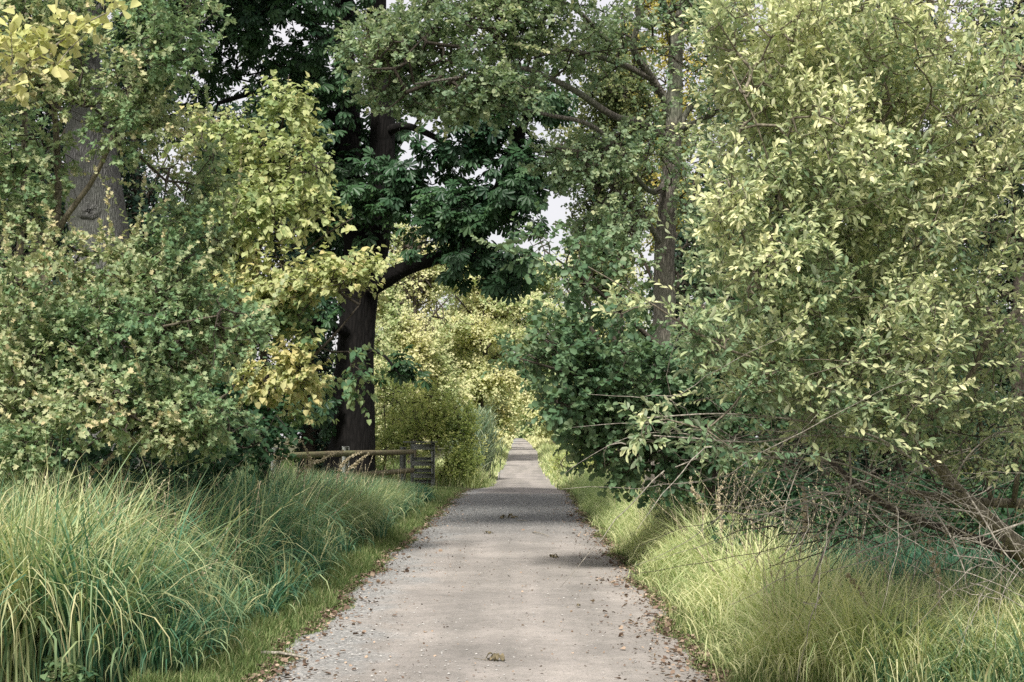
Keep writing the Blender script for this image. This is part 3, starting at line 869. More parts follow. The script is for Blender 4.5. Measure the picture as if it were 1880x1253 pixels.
# ------------------------------------------------------------------ seed heads
def seed_head(p0, p1, p2, Y, label, rad=.0035, head=.35, seed=1):
    """a flowering stem: from p0 over p1 to p2 (photo pixels) at distance Y"""
    r_ = np.random.default_rng(seed)
    A, B, E = at(*p0, Y), at(*p1, Y + .05), at(*p2, Y + .1)
    base = A.copy(); base[2] = bank(A[0], A[1]); base[0] -= .05
    e = empty('seed_stalk', base, label, 'grass stalk', 'flowering grass stalks')
    P, R = smooth_line([base, A, B, E], [rad, rad * .9, rad * .7, rad * .4], .04)
    V, F = loft(P, R, 5)
    mesh_obj('stem', V, F, M['bark_pale'], e)
    k0 = int(len(P) * (1 - head)); n = 220
    idx = r_.integers(k0, len(P), n)
    T = norm(np.gradient(P, axis=0))[idx]
    D = norm(T * .9 + r_.normal(0, .35, (n, 3)))
    s = (.018 + .022 * np.sin((idx - k0) / max(1, len(P) - k0) * math.pi)) * (Y / 12) ** .5
    leaves_obj('spikelets', LEAF_OVAL, P[idx] + r_.normal(0, .003, (n, 3)), D, r_.normal(0, 1, (n, 3)), s, r_.uniform(0, 1, n), r_.uniform(.1, .9, n), M['straw'], e)
seed_head((105, 955), (215, 830), (290, 785), 11, 'long buff seed head arching over the left sedge', .006, .5, 1)
seed_head((560, 870), (590, 845), (628, 828), 20, 'buff seed head leaning right before the second rail post', .006, .5, 2)
seed_head((545, 880), (570, 850), (555, 812), 19, 'feathery seed head curling over left of the fence rail', .005, .45, 3)
seed_head((500, 868), (520, 820), (553, 811), 19.5, 'feathery seed head curving right above the rail at its left post', .005, .5, 4)
seed_head((620, 875), (640, 842), (662, 832), 21, 'slim seed head arching just before the big dark trunk', .005, .5, 5)
seed_head((634, 880), (655, 850), (676, 834), 21, 'slim seed head rightmost of those before the dark trunk', .005, .5, 6)
seed_head((1465, 1040), (1480, 950), (1474, 890), 9.5, 'upright dry stalk in the right grass below the tangle', .004, .4, 7)
seed_head((1725, 1090), (1715, 1030), (1702, 985), 8.5, 'buff seed head standing in the dark hollow at lower right', .005, .5, 8)
seed_head((1600, 1200), (1590, 1110), (1560, 1060), 8.6, 'thin straw stalk leaning left above the corner sedge', .004, .3, 9)
seed_head((1325, 960), (1318, 915), (1335, 872), 13, 'feathery pale stalk standing below the dark leaning trunk', .004, .6, 10)
seed_head((1290, 940), (1272, 900), (1268, 880), 13.5, 'short dry stalk left of the feathery pale one', .003, .4, 11)

# ------------------------------------------------------------------ fence
def rail(P0, P1, r_, parent):
    t = np.linspace(0, 1, 24)[:, None]
    P = P0 + (P1 - P0) * t
    P[:, 2] += .012 * np.sin(t[:, 0] * 5)
    V, F = loft(P, np.full(24, r_), 14, .02, np.random.default_rng(3))
    o = mesh_obj('rail', V, F, M['wood'], parent, None, True)
    d = (P1 - P0) / np.linalg.norm(P1 - P0)
    Q = np.array([P1 - d * .10, P1 - d * .02, P1 + d * .012]); Vc, Fc = loft(Q, np.array([r_ + .004, r_ + .003, r_ * .82]), 14)
    mesh_obj('rail_end', Vc, Fc, M['wood_end'], o, None, True).parent = o
    return o
fa = at(757, 829, 40.0); fb = at(505, 839, 28.4)
fence = empty('rail_fence', (fa[0], fa[1], gh(40)), 'low wooden fence of two round rails on square posts before the dark trunk', 'fence')
ca = at(757, 863, 40.0)
dz = ca[2] - fa[2]
for h in (0, dz):
    A = fb + np.array([0, 0, h]); B = fa + np.array([0, 0, h])
    o = rail(A, B, .068, fence)
dirf = norm((fa - fb)[None])[0]
for (px, py, Y, w) in ((740, 821, 39.3, .15), (634, 820, 34.2, .16), (505, 822, 28.7, .19)):
    p = at(px, py, Y); p = p + np.array([-dirf[1], dirf[0], 0]) * -.0
    z0 = gh(Y) - .1
    mb = MB(); ztop = p[2]
    mb.box((p[0] - .02, p[1] + .16, (ztop + z0) / 2), (w, w, ztop - z0), .3)
    mb.build('post', M['board'], fence)
panel = empty('slatted_panel', at(778, 893, 41.0), 'weathered slatted board panel standing at the right end of the rail fence', 'fence panel')
PYp = 41.0
x0, x1 = at(757, 850, PYp)[0], at(797, 850, PYp)[0]
zt = lambda py: at(778, py, PYp)[2]
def board(y0, y1, yoff, xa=x0, xb=x1, mat='board', name='board'):
    mb = MB(); mb.box(((xa + xb) / 2, PYp + yoff, (zt(y0) + zt(y1)) / 2), (xb - xa, .03, abs(zt(y0) - zt(y1))))
    mb.build(name, M[mat], panel)
for y0, y1 in ((815.5, 826), (847, 855.5), (869.5, 878)):
    board(y0, y1, -.06)
for y0, y1 in ((840, 846), (860.5, 867.5), (881, 888)):
    board(y0, y1, .10)
for xx in (x0 - .0, x1 - .03):
    mb = MB(); mb.box((xx, PYp + .02, (zt(813) + zt(897)) / 2), (.10, .10, zt(813) - zt(897))); mb.build('post', M['board'], panel)
mb = MB(); mb.box(((x0 + x1) / 2 - .08, PYp + .0, zt(811.8)), (x1 - x0 + .36, .22, .035)); mb.build('cap_board', M['board'], panel)

# ------------------------------------------------------------------ trees
def limb_px(pts, step=.15):
    """pts: (px, py, distance, radius)"""
    P = [at(a, b, c_) for a, b, c_, _ in pts]; R = [q[3] for q in pts]
    return smooth_line(P, R, step)
def build_tree(name, label, cat, base, trunk, limbs, targets, mat_leaf, mat_bark, tmpl, size, L, nl, seed,
               group=None, twig_r=.004, power=.42, step=.35, tone0=.4, tone_k=.25, tonefn=None, tip=.2, wig=.12, lift=.1, up=.35, droop=.15,
               tilt=.45, ang=55, extra_twigs=True, trunk_sides=20, rough=.07, flare=.35, petiole=0, rmax=.12, mat_twig=None, twig_sides=4, clump_scale=1.5, whips=0, nface=.3):
    r_ = np.random.default_rng(seed)
    e = empty(name, base, label, cat, group)
    lines = []
    if trunk is not None:
        lines.append(trunk)
        V, F = loft(trunk[0], trunk[1], trunk_sides, rough, r_, flare)
        mesh_obj('trunk', V, F, M[mat_bark], e, None, True)
    for lm in limbs:
        lines.append(lm)
        V, F = loft(lm[0], lm[1], 10, rough * .7, r_)
        mesh_obj('branch', V, F, M[mat_bark], e, None, True)
    g = grow(lines, targets, r_, step, wig, lift)
    Dr = end_dirs(g)
    P, LD, NN, S, tt, who, tips = shoots(targets, Dr, r_, L, nl, size, ang, droop, tilt, up, petiole, nface)
    V, F = twig_mesh(g, twig_r, power, twig_sides, rmax)
    mb = MB(); mb.add(V, F); mbw = mb
    if extra_twigs:
        V, F = segs(targets, tips, twig_r, twig_r * .4, 3); mb.add(V, F)
    base_t = tone0 + tone_k * vnoise(targets, clump_scale, seed + 5) + r_.normal(0, .08, len(targets))
    if tonefn is not None: base_t = base_t + tonefn(targets)
    tone = np.clip(base_t[who] + tip * (tt - .4), 0, 1)
    if whips:
        qx, qy = px_of(targets); ok_ = np.flatnonzero((qx > 1450) | (qx < 1130) | (qy > 660)); W_ = ok_[r_.choice(len(ok_), min(whips, len(ok_)), replace=False)]; whips = len(W_)
        wd = norm(Dr[W_] * .6 + r_.normal(0, .45, (whips, 3)) + np.array([-.25, -.35, .5])); wd[:, 2] = np.abs(wd[:, 2]); wl = r_.uniform(.35, 1.05, whips) * np.clip((targets[W_][:, 2] - .6) / 1.2, .35, 1)
        A_ = targets[W_]; wb = r_.normal(0, .12, (whips, 3)) + np.array([-.05, -.05, -.10])
        pts_ = [A_ + wd * (wl * f)[:, None] + wb * f * f for f in np.linspace(0, 1, 7)]
        for q in range(6):
            V, F = segs(pts_[q], pts_[q + 1], .0022 - .0003 * q, .0019 - .0003 * q, 4)
            mbw.add(V, F)
        for q in range(30):
            f = .22 + .78 * (q / 29) ** .8
            p_ = A_ + wd * (wl * f)[:, None] + wb * f * f
            pr_ = norm(np.cross(wd, r_.normal(0, 1, (whips, 3))))
            P = np.vstack([P, p_]); LD = np.vstack([LD, wd * (.6 + .7 * f) + pr_ + r_.normal(0, .12, (whips, 3))]); NN = np.vstack([NN, np.array([0, -.3, 1.]) + r_.normal(0, .6, (whips, 3))])
            S = np.concatenate([S, size * r_.uniform(.6, 1.1, whips) * (1.1 - .35 * f)])
            tone = np.concatenate([tone, np.clip(base_t[W_] + .04 + .26 * f, 0, 1)])
    mb.build('twigs', M[mat_twig or mat_bark], e)
    keep = r_.uniform(0, 1, len(P)) < .93
    leaves_obj('crown', tmpl, P[keep], LD[keep], NN[keep], S[keep], r_.uniform(0, 1, keep.sum()), tone[keep], M[mat_leaf], e)
    return e
def gbase(px, Y):
    p = at(px, 850, Y); return np.array([p[0], p[1], float(bank(p[0], p[1]))])

# horse chestnut
r1 = np.random.default_rng(21)
b = gbase(645, 36)
tr = limb_px([(640, 885, 36, .56), (648, 800, 36, .50), (650, 700, 36, .49), (655, 600, 36, .46), (662, 520, 36, .44), (655, 430, 36, .36), (643, 330, 36.2, .32), (640, 200, 36.5, .30), (632, 60, 37, .26), (640, -150, 37, .2), (650, -350, 37, .1)])
lims = [limb_px([(668, 540, 36, .36), (690, 450, 36, .35), (700, 330, 35.8, .34), (702, 200, 35.6, .30), (690, 60, 35.5, .27), (700, -120, 35, .2), (720, -320, 35, .1)]),
        limb_px([(672, 535, 36, .26), (705, 515, 35.2, .22), (745, 493, 34.5, .19), (800, 474, 34, .16), (860, 458, 33.5, .14), (895, 410, 33.2, .15), (920, 340, 33, .15), (945, 270, 33, .13), (968, 205, 32.6, .11), (985, 120, 32, .09), (1000, 20, 32, .06)]),
        limb_px([(712, 240, 35.6, .14), (745, 232, 35, .09), (790, 248, 34.4, .08), (840, 278, 34, .06), (880, 302, 33.8, .04)]),
        limb_px([(705, 340, 35.8, .12), (745, 322, 35, .07), (785, 312, 34.6, .05), (810, 325, 34.3, .03)]),
        limb_px([(655, 620, 36, .20), (625, 605, 35.4, .13), (585, 592, 34.8, .10), (545, 588, 34.2, .06), (500, 560, 34, .03)]),
        limb_px([(640, 230, 36.4, .16), (560, 190, 36, .11), (480, 170, 35.6, .08), (400, 190, 35, .05)]),
        limb_px([(640, 100, 36.8, .16), (560, 40, 36, .11), (470, 10, 35, .08), (380, -20, 34.5, .05)]),
        limb_px([(700, 80, 35.6, .18), (800, 0, 34, .13), (860, -80, 33, .09), (880, -190, 32, .05)]),
        limb_px([(640, -60, 36.8, .16), (560, -190, 33, .11), (480, -300, 30, .06)]),
        limb_px([(650, 640, 35.8, .07), (700, 650, 35, .04), (735, 690, 34.6, .015)])]
T = in_blobs([(500, 60, 150, 110, 35.5, 2.5, 150), (330, 110, 110, 130, 36, 2.5, 90), (560, 230, 110, 130, 35.5, 2.2, 110), (470, 330, 120, 110, 36, 2, 70),
              (640, 280, 80, 170, 34.6, 1.2, 22), (690, 420, 70, 70, 34.6, 1, 14), (600, 300, 40, 170, 36.8, .8, 60), (860, 400, 90, 62, 33.4, 1.1, 95), (815, 445, 75, 55, 33.2, .9, 55), (900, 480, 90, 42, 33, .9, 48), (950, 370, 60, 70, 33, 1, 34),
              (770, 320, 60, 50, 34.3, .9, 30), (820, 270, 70, 40, 34, .9, 22), (940, 240, 45, 50, 33, .8, 24), (575, 600, 50, 60, 34.9, .8, 16), (720, 680, 45, 32, 34.8, .6, 16), (600, 740, 50, 60, 35, .7, 14),
              (880, 235, 55, 60, 33, .7, 34), (740, 360, 50, 30, 34.4, .6, 14), (985, 300, 50, 60, 32.8, .7, 34), (1000, 210, 45, 60, 32.6, .7, 26), (800, 190, 80, 50, 34, .8, 26), (960, 170, 50, 40, 32.5, .7, 20), (560, -20, 220, 120, 36, 3, 120), (400, -220, 280, 210, 34, 4.5, 330), (280, -160, 220, 180, 31, 4, 170), (610, 330, 60, 160, 37.2, 1, 70), (700, 250, 40, 120, 36.8, .6, 30)], r1, 1, 1.6, 11, avoid=[(606, 620, 695, 880, 1), (690, 440, 805, 545, .8), (690, 640, 760, 740, .5)])
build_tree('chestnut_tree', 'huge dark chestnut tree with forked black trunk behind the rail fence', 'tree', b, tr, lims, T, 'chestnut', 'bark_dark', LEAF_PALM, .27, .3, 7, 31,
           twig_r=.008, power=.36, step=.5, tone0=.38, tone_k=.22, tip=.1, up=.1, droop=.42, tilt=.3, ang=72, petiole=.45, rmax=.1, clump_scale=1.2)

# alder: grey-brown trunk right of the path, long boughs arching over it
r1 = np.random.default_rng(22)
b = gbase(1213, 22)
tr = limb_px([(1210, 905, 22, .21), (1212, 780, 22, .185), (1214, 660, 22, .17), (1221, 560, 22, .165), (1220, 470, 22, .16), (1226, 380, 22, .15), (1234, 290, 22, .135), (1238, 200, 22, .125), (1240, 110, 22, .115), (1246, 40, 22, .09), (1270, -30, 22, .07), (1290, -160, 22, .05), (1300, -330, 22, .03)])
lims = [limb_px([(1236, 230, 22, .085), (1224, 190, 21.9, .07), (1196, 143, 21.6, .06), (1163, 90, 21.2, .05), (1172, 30, 21, .04), (1160, -60, 20.6, .03)]),
        limb_px([(1196, 145, 21.6, .05), (1140, 118, 21.2, .045), (1080, 100, 20.8, .04), (1020, 88, 20.2, .03), (940, 70, 19.6, .02), (840, 90, 19, .012)]),
        limb_px([(1232, 260, 22, .07), (1180, 225, 21.5, .06), (1130, 215, 21, .055), (1060, 170, 20.5, .045), (1000, 140, 20, .04), (950, 125, 19.6, .03), (860, 140, 19, .02), (760, 155, 18.6, .012)]),
        limb_px([(1150, 95, 21.2, .05), (1110, 70, 21, .04), (1060, 20, 20.6, .03), (980, -20, 20, .025), (880, -60, 19.5, .018)]),
        limb_px([(1240, 240, 22, .07), (1280, 225, 21.8, .05), (1320, 205, 21.5, .04), (1370, 190, 21, .025)]),
        limb_px([(1240, 250, 22, .06), (1265, 200, 22, .045), (1305, 175, 21.8, .03), (1340, 160, 21.5, .02)]),
        limb_px([(1228, 330, 22, .06), (1190, 350, 21.4, .04), (1100, 240, 20.5, .035), (1000, 210, 20, .03), (900, 190, 19.4, .02)]),
        limb_px([(1220, 460, 22, .055), (1190, 410, 21.7, .045), (1155, 370, 21.4, .035), (1125, 348, 21.2, .02)]),
        limb_px([(1235, 400, 22, .06), (1262, 378, 21.8, .04), (1300, 350, 21.5, .025)]),
        limb_px([(1228, 610, 22, .07), (1270, 570, 21.4, .045), (1300, 545, 21, .035), (1345, 515, 20.6, .025)]),
        limb_px([(1246, 60, 22, .07), (1215, 0, 21.6, .055), (1190, -80, 21, .04), (1100, -200, 19, .03), (1000, -260, 17, .02)]),
        limb_px([(1262, 0, 22, .06), (1340, -90, 21, .04), (1450, -160, 20, .025)]),
        limb_px([(1280, -130, 22, .07), (1200, -330, 21, .05), (1050, -480, 20, .04), (900, -560, 19.5, .035), (700, -560, 19, .025), (500, -560, 19, .015)]), limb_px([(1050, -480, 20, .04), (930, -560, 17, .03), (760, -580, 14.5, .015)])]  # high limbs added to carry the unseen shading canopy
T = in_blobs([(1050, 60, 170, 95, 20.5, 1.6, 560), (860, 60, 190, 80, 19.5, 1.4, 620), (720, 110, 100, 85, 19, 1.0, 330), (800, 165, 150, 55, 19.2, .9, 300), (960, 195, 110, 45, 19.6, .9, 180), (1120, 270, 110, 80, 20.6, 1.1, 330),
              (1290, 130, 90, 110, 21.2, 1.4, 240), (1280, 330, 95, 90, 21, 1.1, 260), (1120, 400, 90, 60, 20.8, 1, 170), (1040, 300, 60, 40, 20.2, .7, 90), (1230, 300, 60, 70, 21.3, .6, 70), (1290, 470, 80, 80, 21, 1, 190), (1300, 620, 80, 90, 21, 1, 140),
              (1240, 30, 160, 60, 21, 1.5, 200), (900, -110, 260, 90, 19.5, 1.6, 260), (1150, -170, 260, 150, 21.5, 2, 260), (1380, -60, 130, 120, 21, 2, 130), (700, -560, 480, 130, 21, 3.4, 6000), (740, -500, 420, 90, 24, 2.2, 2200), (760, -640, 400, 120, 16.5, 2, 450)], r1, 1, 1.0, 12, avoid=[(1175, 385, 1272, 660, .98), (1150, 40, 1290, 385, .72), (960, 110, 1150, 240, .4), (880, 200, 1010, 340, .5), (1150, 310, 1230, 380, .8)])  # highest blobs: unseen canopy added and thickened to shade the path
build_tree('alder_tree', 'tall alder with fissured grey brown trunk and boughs arching over the path', 'tree', b, tr, lims, T, 'alder_top', 'bark_alder', LEAF_ROUND, .074, .26, 12, 32,
           twig_r=.0035, power=.40, step=.3, tone0=.42, tone_k=.26, tip=.25, up=.25, droop=.1, tilt=.5, rmax=.05, clump_scale=1.0, mat_twig='bark_brown', whips=130)

# alder shrub hanging low over the right edge
r1 = np.random.default_rng(23)
b = gbase(1285, 16.3)
tr = limb_px([(1285, 905, 16.32, .12), (1300, 860, 16.32, .11), (1330, 800, 16.20, .10), (1370, 740, 16.20, .075), (1400, 640, 16.20, .05), (1400, 520, 16.20, .03)])
lims = [limb_px([(1310, 850, 16.32, .05), (1230, 780, 15.84, .035), (1150, 720, 15.36, .025), (1060, 690, 14.88, .015), (960, 660, 14.52, .008)]),
        limb_px([(1335, 790, 16.20, .05), (1250, 680, 15.60, .035), (1160, 590, 15.24, .025), (1080, 520, 14.88, .015), (1000, 460, 14.64, .008)]),
        limb_px([(1370, 740, 16.20, .04), (1330, 640, 15.84, .03), (1290, 560, 15.60, .02)]),
        limb_px([(1300, 860, 16.32, .04), (1210, 860, 15.60, .025), (1120, 840, 15.12, .015)])]
T = in_blobs([(1090, 570, 110, 70, 15.00, 0.60, 75), (1050, 480, 70, 50, 14.88, 0.48, 36), (1100, 660, 130, 70, 15.00, 0.72, 210), (1000, 640, 70, 50, 14.64, 0.48, 90), (960, 645, 40, 22, 14.52, 0.36, 26), (1060, 740, 90, 60, 15.12, 0.72, 210), (1200, 700, 130, 90, 15.24, 0.84, 320), (1160, 810, 110, 70, 15.48, 0.72, 260),
              (1300, 760, 120, 90, 15.60, 0.84, 280), (1330, 640, 100, 90, 15.84, 0.84, 200), (1240, 580, 70, 60, 15.60, 0.48, 50), (1200, 480, 70, 50, 15.48, 0.48, 10), (1080, 800, 50, 45, 15.36, 0.48, 70), (985, 470, 40, 40, 14.64, 0.36, 16), (1215, 868, 70, 34, 15.6, .6, 110), (1420, 700, 100, 130, 16.08, 0.84, 160), (1420, 540, 90, 110, 16.20, 0.84, 120)], r1, 1, .8, 13, avoid=[(1165, 370, 1285, 665, 1), (1090, 500, 1175, 640, .4), (900, 735, 1010, 900, 1), (860, 500, 975, 640, .9), (860, 600, 960, 740, .75), (985, 560, 1060, 640, .5)])
build_tree('alder_shrub', 'low alder shrub with round blue green leaves hanging over the right path edge', 'shrub', b, tr, lims, T, 'alder', 'bark_brown', LEAF_ROUND, .082, .28, 10, 33,
           twig_r=.003, power=.40, step=.25, tone0=.36, tone_k=.22, tip=.15, up=.1, droop=.2, tilt=.5, rmax=.03, clump_scale=.7, whips=90)

# willow-leaved bush filling the right side
r1 = np.random.default_rng(24)
b = gbase(1790, 8.8)
tr = limb_px([(1895, 1035, 8.8, .055), (1840, 975, 8.7, .05), (1770, 915, 8.7, .042), (1720, 850, 8.6, .034), (1660, 760, 8.4, .026), (1600, 640, 8.0, .02), (1560, 480, 7.6, .014), (1500, 330, 7.3, .009)])
lims = [limb_px([(1900, 925, 9.3, .034), (1800, 922, 9.2, .030), (1700, 910, 9.1, .026), (1660, 900, 9.1, .014)]),
        limb_px([(1820, 925, 9.2, .016), (1800, 780, 9.1, .013), (1780, 640, 8.9, .012), (1730, 480, 8.5, .01), (1680, 320, 8.2, .008), (1640, 150, 8, .006), (1560, -20, 7.8, .004)]),
        limb_px([(1720, 850, 8.6, .016), (1715, 720, 8.3, .013), (1670, 540, 7.8, .011), (1655, 400, 7.5, .008), (1620, 250, 7.2, .005)]),
        limb_px([(1860, 930, 9.2, .018), (1880, 780, 9, .015), (1900, 560, 8.8, .013), (1850, 330, 8.4, .01), (1780, 200, 8.1, .008), (1700, 60, 7.8, .005)]),
        limb_px([(1880, 560, 8.2, .02), (1810, 630, 8, .016), (1760, 720, 8.1, .012), (1640, 740, 7.9, .008)]),
        limb_px([(1660, 760, 8.4, .013), (1560, 700, 7.8, .01), (1450, 600, 7.2, .008), (1380, 480, 6.9, .006), (1335, 330, 6.7, .003)]),
        limb_px([(1600, 640, 8.0, .011), (1520, 520, 7.4, .008), (1440, 380, 7, .006), (1390, 230, 6.8, .004), (1340, 120, 6.8, .003)]),
        limb_px([(1660, 770, 8.3, .012), (1500, 690, 7.2, .009), (1330, 640, 6.6, .006), (1200, 560, 6.4, .004), (1080, 490, 6.3, .002)]),
        limb_px([(1800, 300, 8.2, .01), (1740, 120, 8, .008), (1680, 40, 7.8, .006), (1640, -80, 7.6, .004)]),
        limb_px([(1730, 480, 8.5, .01), (1800, 330, 8.0, .008), (1860, 180, 7.6, .006), (1900, 20, 7.4, .004)])]
T = in_blobs([(1620, 120, 230, 150, 7.6, 1.0, 656), (1780, 250, 190, 190, 7.8, 1.1, 459), (1500, 320, 190, 150, 7.2, .8, 508), (1430, 130, 110, 130, 7.2, .6, 245), (1680, 450, 220, 170, 7.8, 1.0, 574), (1420, 520, 110, 120, 6.9, .5, 245),
              (1560, 620, 190, 110, 7.4, .8, 377), (1820, 620, 140, 170, 8.4, .9, 188), (1340, 400, 45, 110, 6.7, .25, 60), (1400, 690, 130, 55, 6.9, .4, 139), (1330, 640, 60, 30, 6.6, .2, 34), (1560, 760, 170, 70, 7.3, .6, 155),
              (1180, 560, 60, 22, 6.4, .12, 10), (1250, 600, 50, 20, 6.5, .12, 10), (1760, 780, 160, 90, 8.6, .7, 139), (1340, 60, 70, 70, 7.1, .4, 80), (1650, -90, 300, 90, 7.8, 1.0, 213), (2010, 250, 140, 350, 8.0, 1.2, 344), (2010, 650, 120, 200, 8.6, 1.1, 131),
              (1880, 850, 90, 90, 9.4, .6, 60), (1240, 790, 80, 30, 6.6, .2, 14), (1330, 825, 90, 20, 6.7, .2, 14)], r1, 1, .5, 14, avoid=[(1140, 60, 1300, 560, 1), (1380, 860, 1900, 1100, .7)])
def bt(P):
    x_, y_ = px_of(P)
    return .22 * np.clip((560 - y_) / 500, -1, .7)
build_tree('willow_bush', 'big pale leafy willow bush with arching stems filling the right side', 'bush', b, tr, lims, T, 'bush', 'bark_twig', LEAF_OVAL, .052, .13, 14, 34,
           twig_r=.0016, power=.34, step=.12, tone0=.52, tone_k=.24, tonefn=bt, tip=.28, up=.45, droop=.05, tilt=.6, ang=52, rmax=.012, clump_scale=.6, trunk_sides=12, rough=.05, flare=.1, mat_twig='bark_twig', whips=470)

# bare arching canes tangled at the foot of the bush
r1 = np.random.default_rng(25)
eb = empty('bare_thicket', gbase(1720, 8.6), 'leafless tangle of pale arching canes at the foot of the willow bush', 'thicket')
canes = [[(1880, 1020, 8.2), (1810, 950, 8.0), (1700, 930, 7.9), (1600, 920, 7.8), (1530, 890, 7.7)], [(1490, 1070, 7.9), (1540, 960, 7.8), (1620, 900, 7.8), (1680, 888, 7.8), (1760, 930, 7.9), (1850, 1010, 8.0)],
         [(1700, 915, 8.1), (1745, 985, 7.8), (1775, 1060, 7.7)], [(1775, 905, 8.0), (1810, 960, 7.8), (1840, 1010, 7.7), (1885, 1060, 7.7)], [(1745, 905, 8.2), (1775, 840, 8.1), (1830, 795, 8.1), (1870, 800, 8.1), (1885, 830, 8.1)],
         [(1720, 870, 7.6), (1620, 815, 7.3), (1500, 800, 7.0), (1380, 812, 6.8), (1270, 805, 6.7), (1200, 800, 6.6)], [(1700, 860, 7.4), (1600, 800, 7.2), (1450, 770, 6.9), (1320, 760, 6.7), (1180, 768, 6.6)],
         [(1660, 900, 7.5), (1540, 850, 7.2), (1420, 840, 7.0), (1310, 835, 6.8), (1240, 858, 6.7)], [(1600, 880, 7.4), (1500, 915, 7.2), (1400, 945, 7.1), (1310, 935, 7.0)], [(1560, 830, 7.2), (1560, 900, 7.3), (1530, 980, 7.3)],
         [(1690, 975, 7.8), (1620, 1000, 7.7), (1560, 1020, 7.6)], [(1880, 960, 8.0), (1780, 990, 7.9), (1750, 985, 7.8)], [(1870, 1060, 7.9), (1820, 1030, 7.8), (1750, 1020, 7.7)], [(1480, 790, 7.3), (1440, 860, 7.2), (1480, 900, 7.3), (1560, 910, 7.4)],
         [(1580, 890, 8.0), (1660, 940, 8.2), (1720, 950, 8.3), (1800, 1000, 8.4)]]
mbc = MB()
for c_ in canes:
    P, R = smooth_line([at(*q) for q in c_], np.linspace(.0062, .0028, len(c_)), .05)
    V, F = loft(P, R, 6, .05, r1); mbc.add(V, F)
for i_ in range(190):
    c_ = canes[i_ % len(canes)]
    P, R = smooth_line([at(*q) for q in c_], np.linspace(.004, .002, len(c_)), .05)
    s = r1.integers(0, len(P)); p = P[s] + r1.normal(0, .12, 3)
    d = norm(np.array([[r1.normal(-.5, .8), r1.normal(0, .5), r1.normal(.0, .45)]]))[0]
    L = r1.uniform(.2, .75); bend = r1.normal(0, .16, 3) + np.array([0, 0, -.12 * r1.uniform(0, 1.5)])
    t = np.linspace(0, 1, 9)[:, None]
    V, F = loft(p + d * L * t + bend * t ** 2 + r1.normal(0, .004, (9, 3)), np.linspace(r1.uniform(.0018, .0036), .001, 9), 5); mbc.add(V, F)
mbc.build('canes', M['bark_pale'], eb, None, True)
mbd = MB()
for i_ in range(120):
    p = at(r1.uniform(1380, 1900), r1.uniform(780, 1010), r1.uniform(8.2, 9.8)); d = norm(np.array([[r1.normal(-.4, .9), r1.normal(0, .6), r1.normal(.15, .5)]]))[0]
    L = r1.uniform(.3, 1.1); bend = r1.normal(0, .2, 3); t = np.linspace(0, 1, 9)[:, None]
    V, F = loft(p + d * L * t + bend * t ** 2 + r1.normal(0, .005, (9, 3)), np.linspace(r1.uniform(.002, .006), .0015, 9), 5); mbd.add(V, F)
mbd.build('dead_branches', M['bark_brown'], eb, None, True)
P, R = smooth_line([at(1480, 800, 9.4), at(1560, 880, 9.3), at(1660, 945, 9.2), at(1780, 985, 9.1), at(1890, 1030, 9.0)], [.02, .022, .026, .03, .034], .08)
V, F = loft(P, R, 10, .08, r1); mesh_obj('fallen_bough', V, F, M['bark_brown'], eb, None, True)

# big oak with grey trunk, left
r1 = np.random.default_rng(26)
b = gbase(190, 21)
tr = limb_px([(205, 900, 21, .50), (200, 760, 21, .44), (196, 600, 21, .41), (190, 480, 21, .40), (182, 420, 21, .43), (176, 380, 21, .44), (172, 330, 21, .41), (166, 250, 21, .35), (161, 170, 21, .27), (155, 90, 21, .21), (148, -40, 21, .18), (150, -220, 21, .14), (160, -420, 21, .07)], .08)
lims = [limb_px([(172, 200, 21, .14), (105, 160, 20.6, .11), (60, 150, 20.3, .09), (0, 100, 20, .06)]),
        limb_px([(155, 60, 21, .12), (240, -40, 20.5, .08), (330, -120, 20, .05)]), limb_px([(150, -60, 21, .12), (60, -160, 19.6, .07), (-60, -220, 19, .04)]), limb_px([(150, -200, 21, .10), (260, -300, 19, .06), (380, -360, 17, .03)])]
T = in_blobs([(60, 40, 130, 90, 20, 1.5, 170), (260, -110, 220, 100, 20, 2, 260), (0, -160, 220, 120, 19.5, 2, 240), (250, -330, 320, 150, 18.5, 3, 330), (20, 240, 80, 110, 22.4, .8, 70)], r1, 1, 1.2, 15)
oak = build_tree('oak_tree', 'oak with thick fissured pale grey trunk standing behind the left thicket', 'tree', b, tr, lims, T, 'maple', 'bark_grey', LEAF_LOBED, .11, .3, 9, 35,
           twig_r=.005, power=.38, step=.4, tone0=.25, tone_k=.15, rmax=.05, trunk_sides=48, rough=.045, flare=.2)
# burr on the oak
th = np.linspace(0, 2 * math.pi, 25)[:-1]
kc = at(166, 388, 20.62); Vk = [kc + np.array([0, -.088, 0])]; Fk3 = []
for q, (rr, dd) in enumerate(((.03, -.085), (.07, -.075), (.11, -.082), (.155, -.055), (.21, .0), (.30, .16))):
    for a_ in th:
        Vk.append(kc + np.array([math.cos(a_) * rr * (1 + .1 * math.sin(3 * a_ + q)), dd + .01 * math.sin(5 * a_ + q), math.sin(a_) * rr * .8 * (1 + .08 * math.sin(4 * a_))]))
F4k = [[1 + q * 24 + j, 1 + q * 24 + (j + 1) % 24, 1 + (q + 1) * 24 + (j + 1) % 24, 1 + (q + 1) * 24 + j] for q in range(5) for j in range(24)]
F3k = [[0, 1 + j, 1 + (j + 1) % 24] for j in range(24)]
mesh_obj('burr', np.array(Vk), [np.array(F4k), np.array(F3k)], M['bark_grey'], oak, None, True)

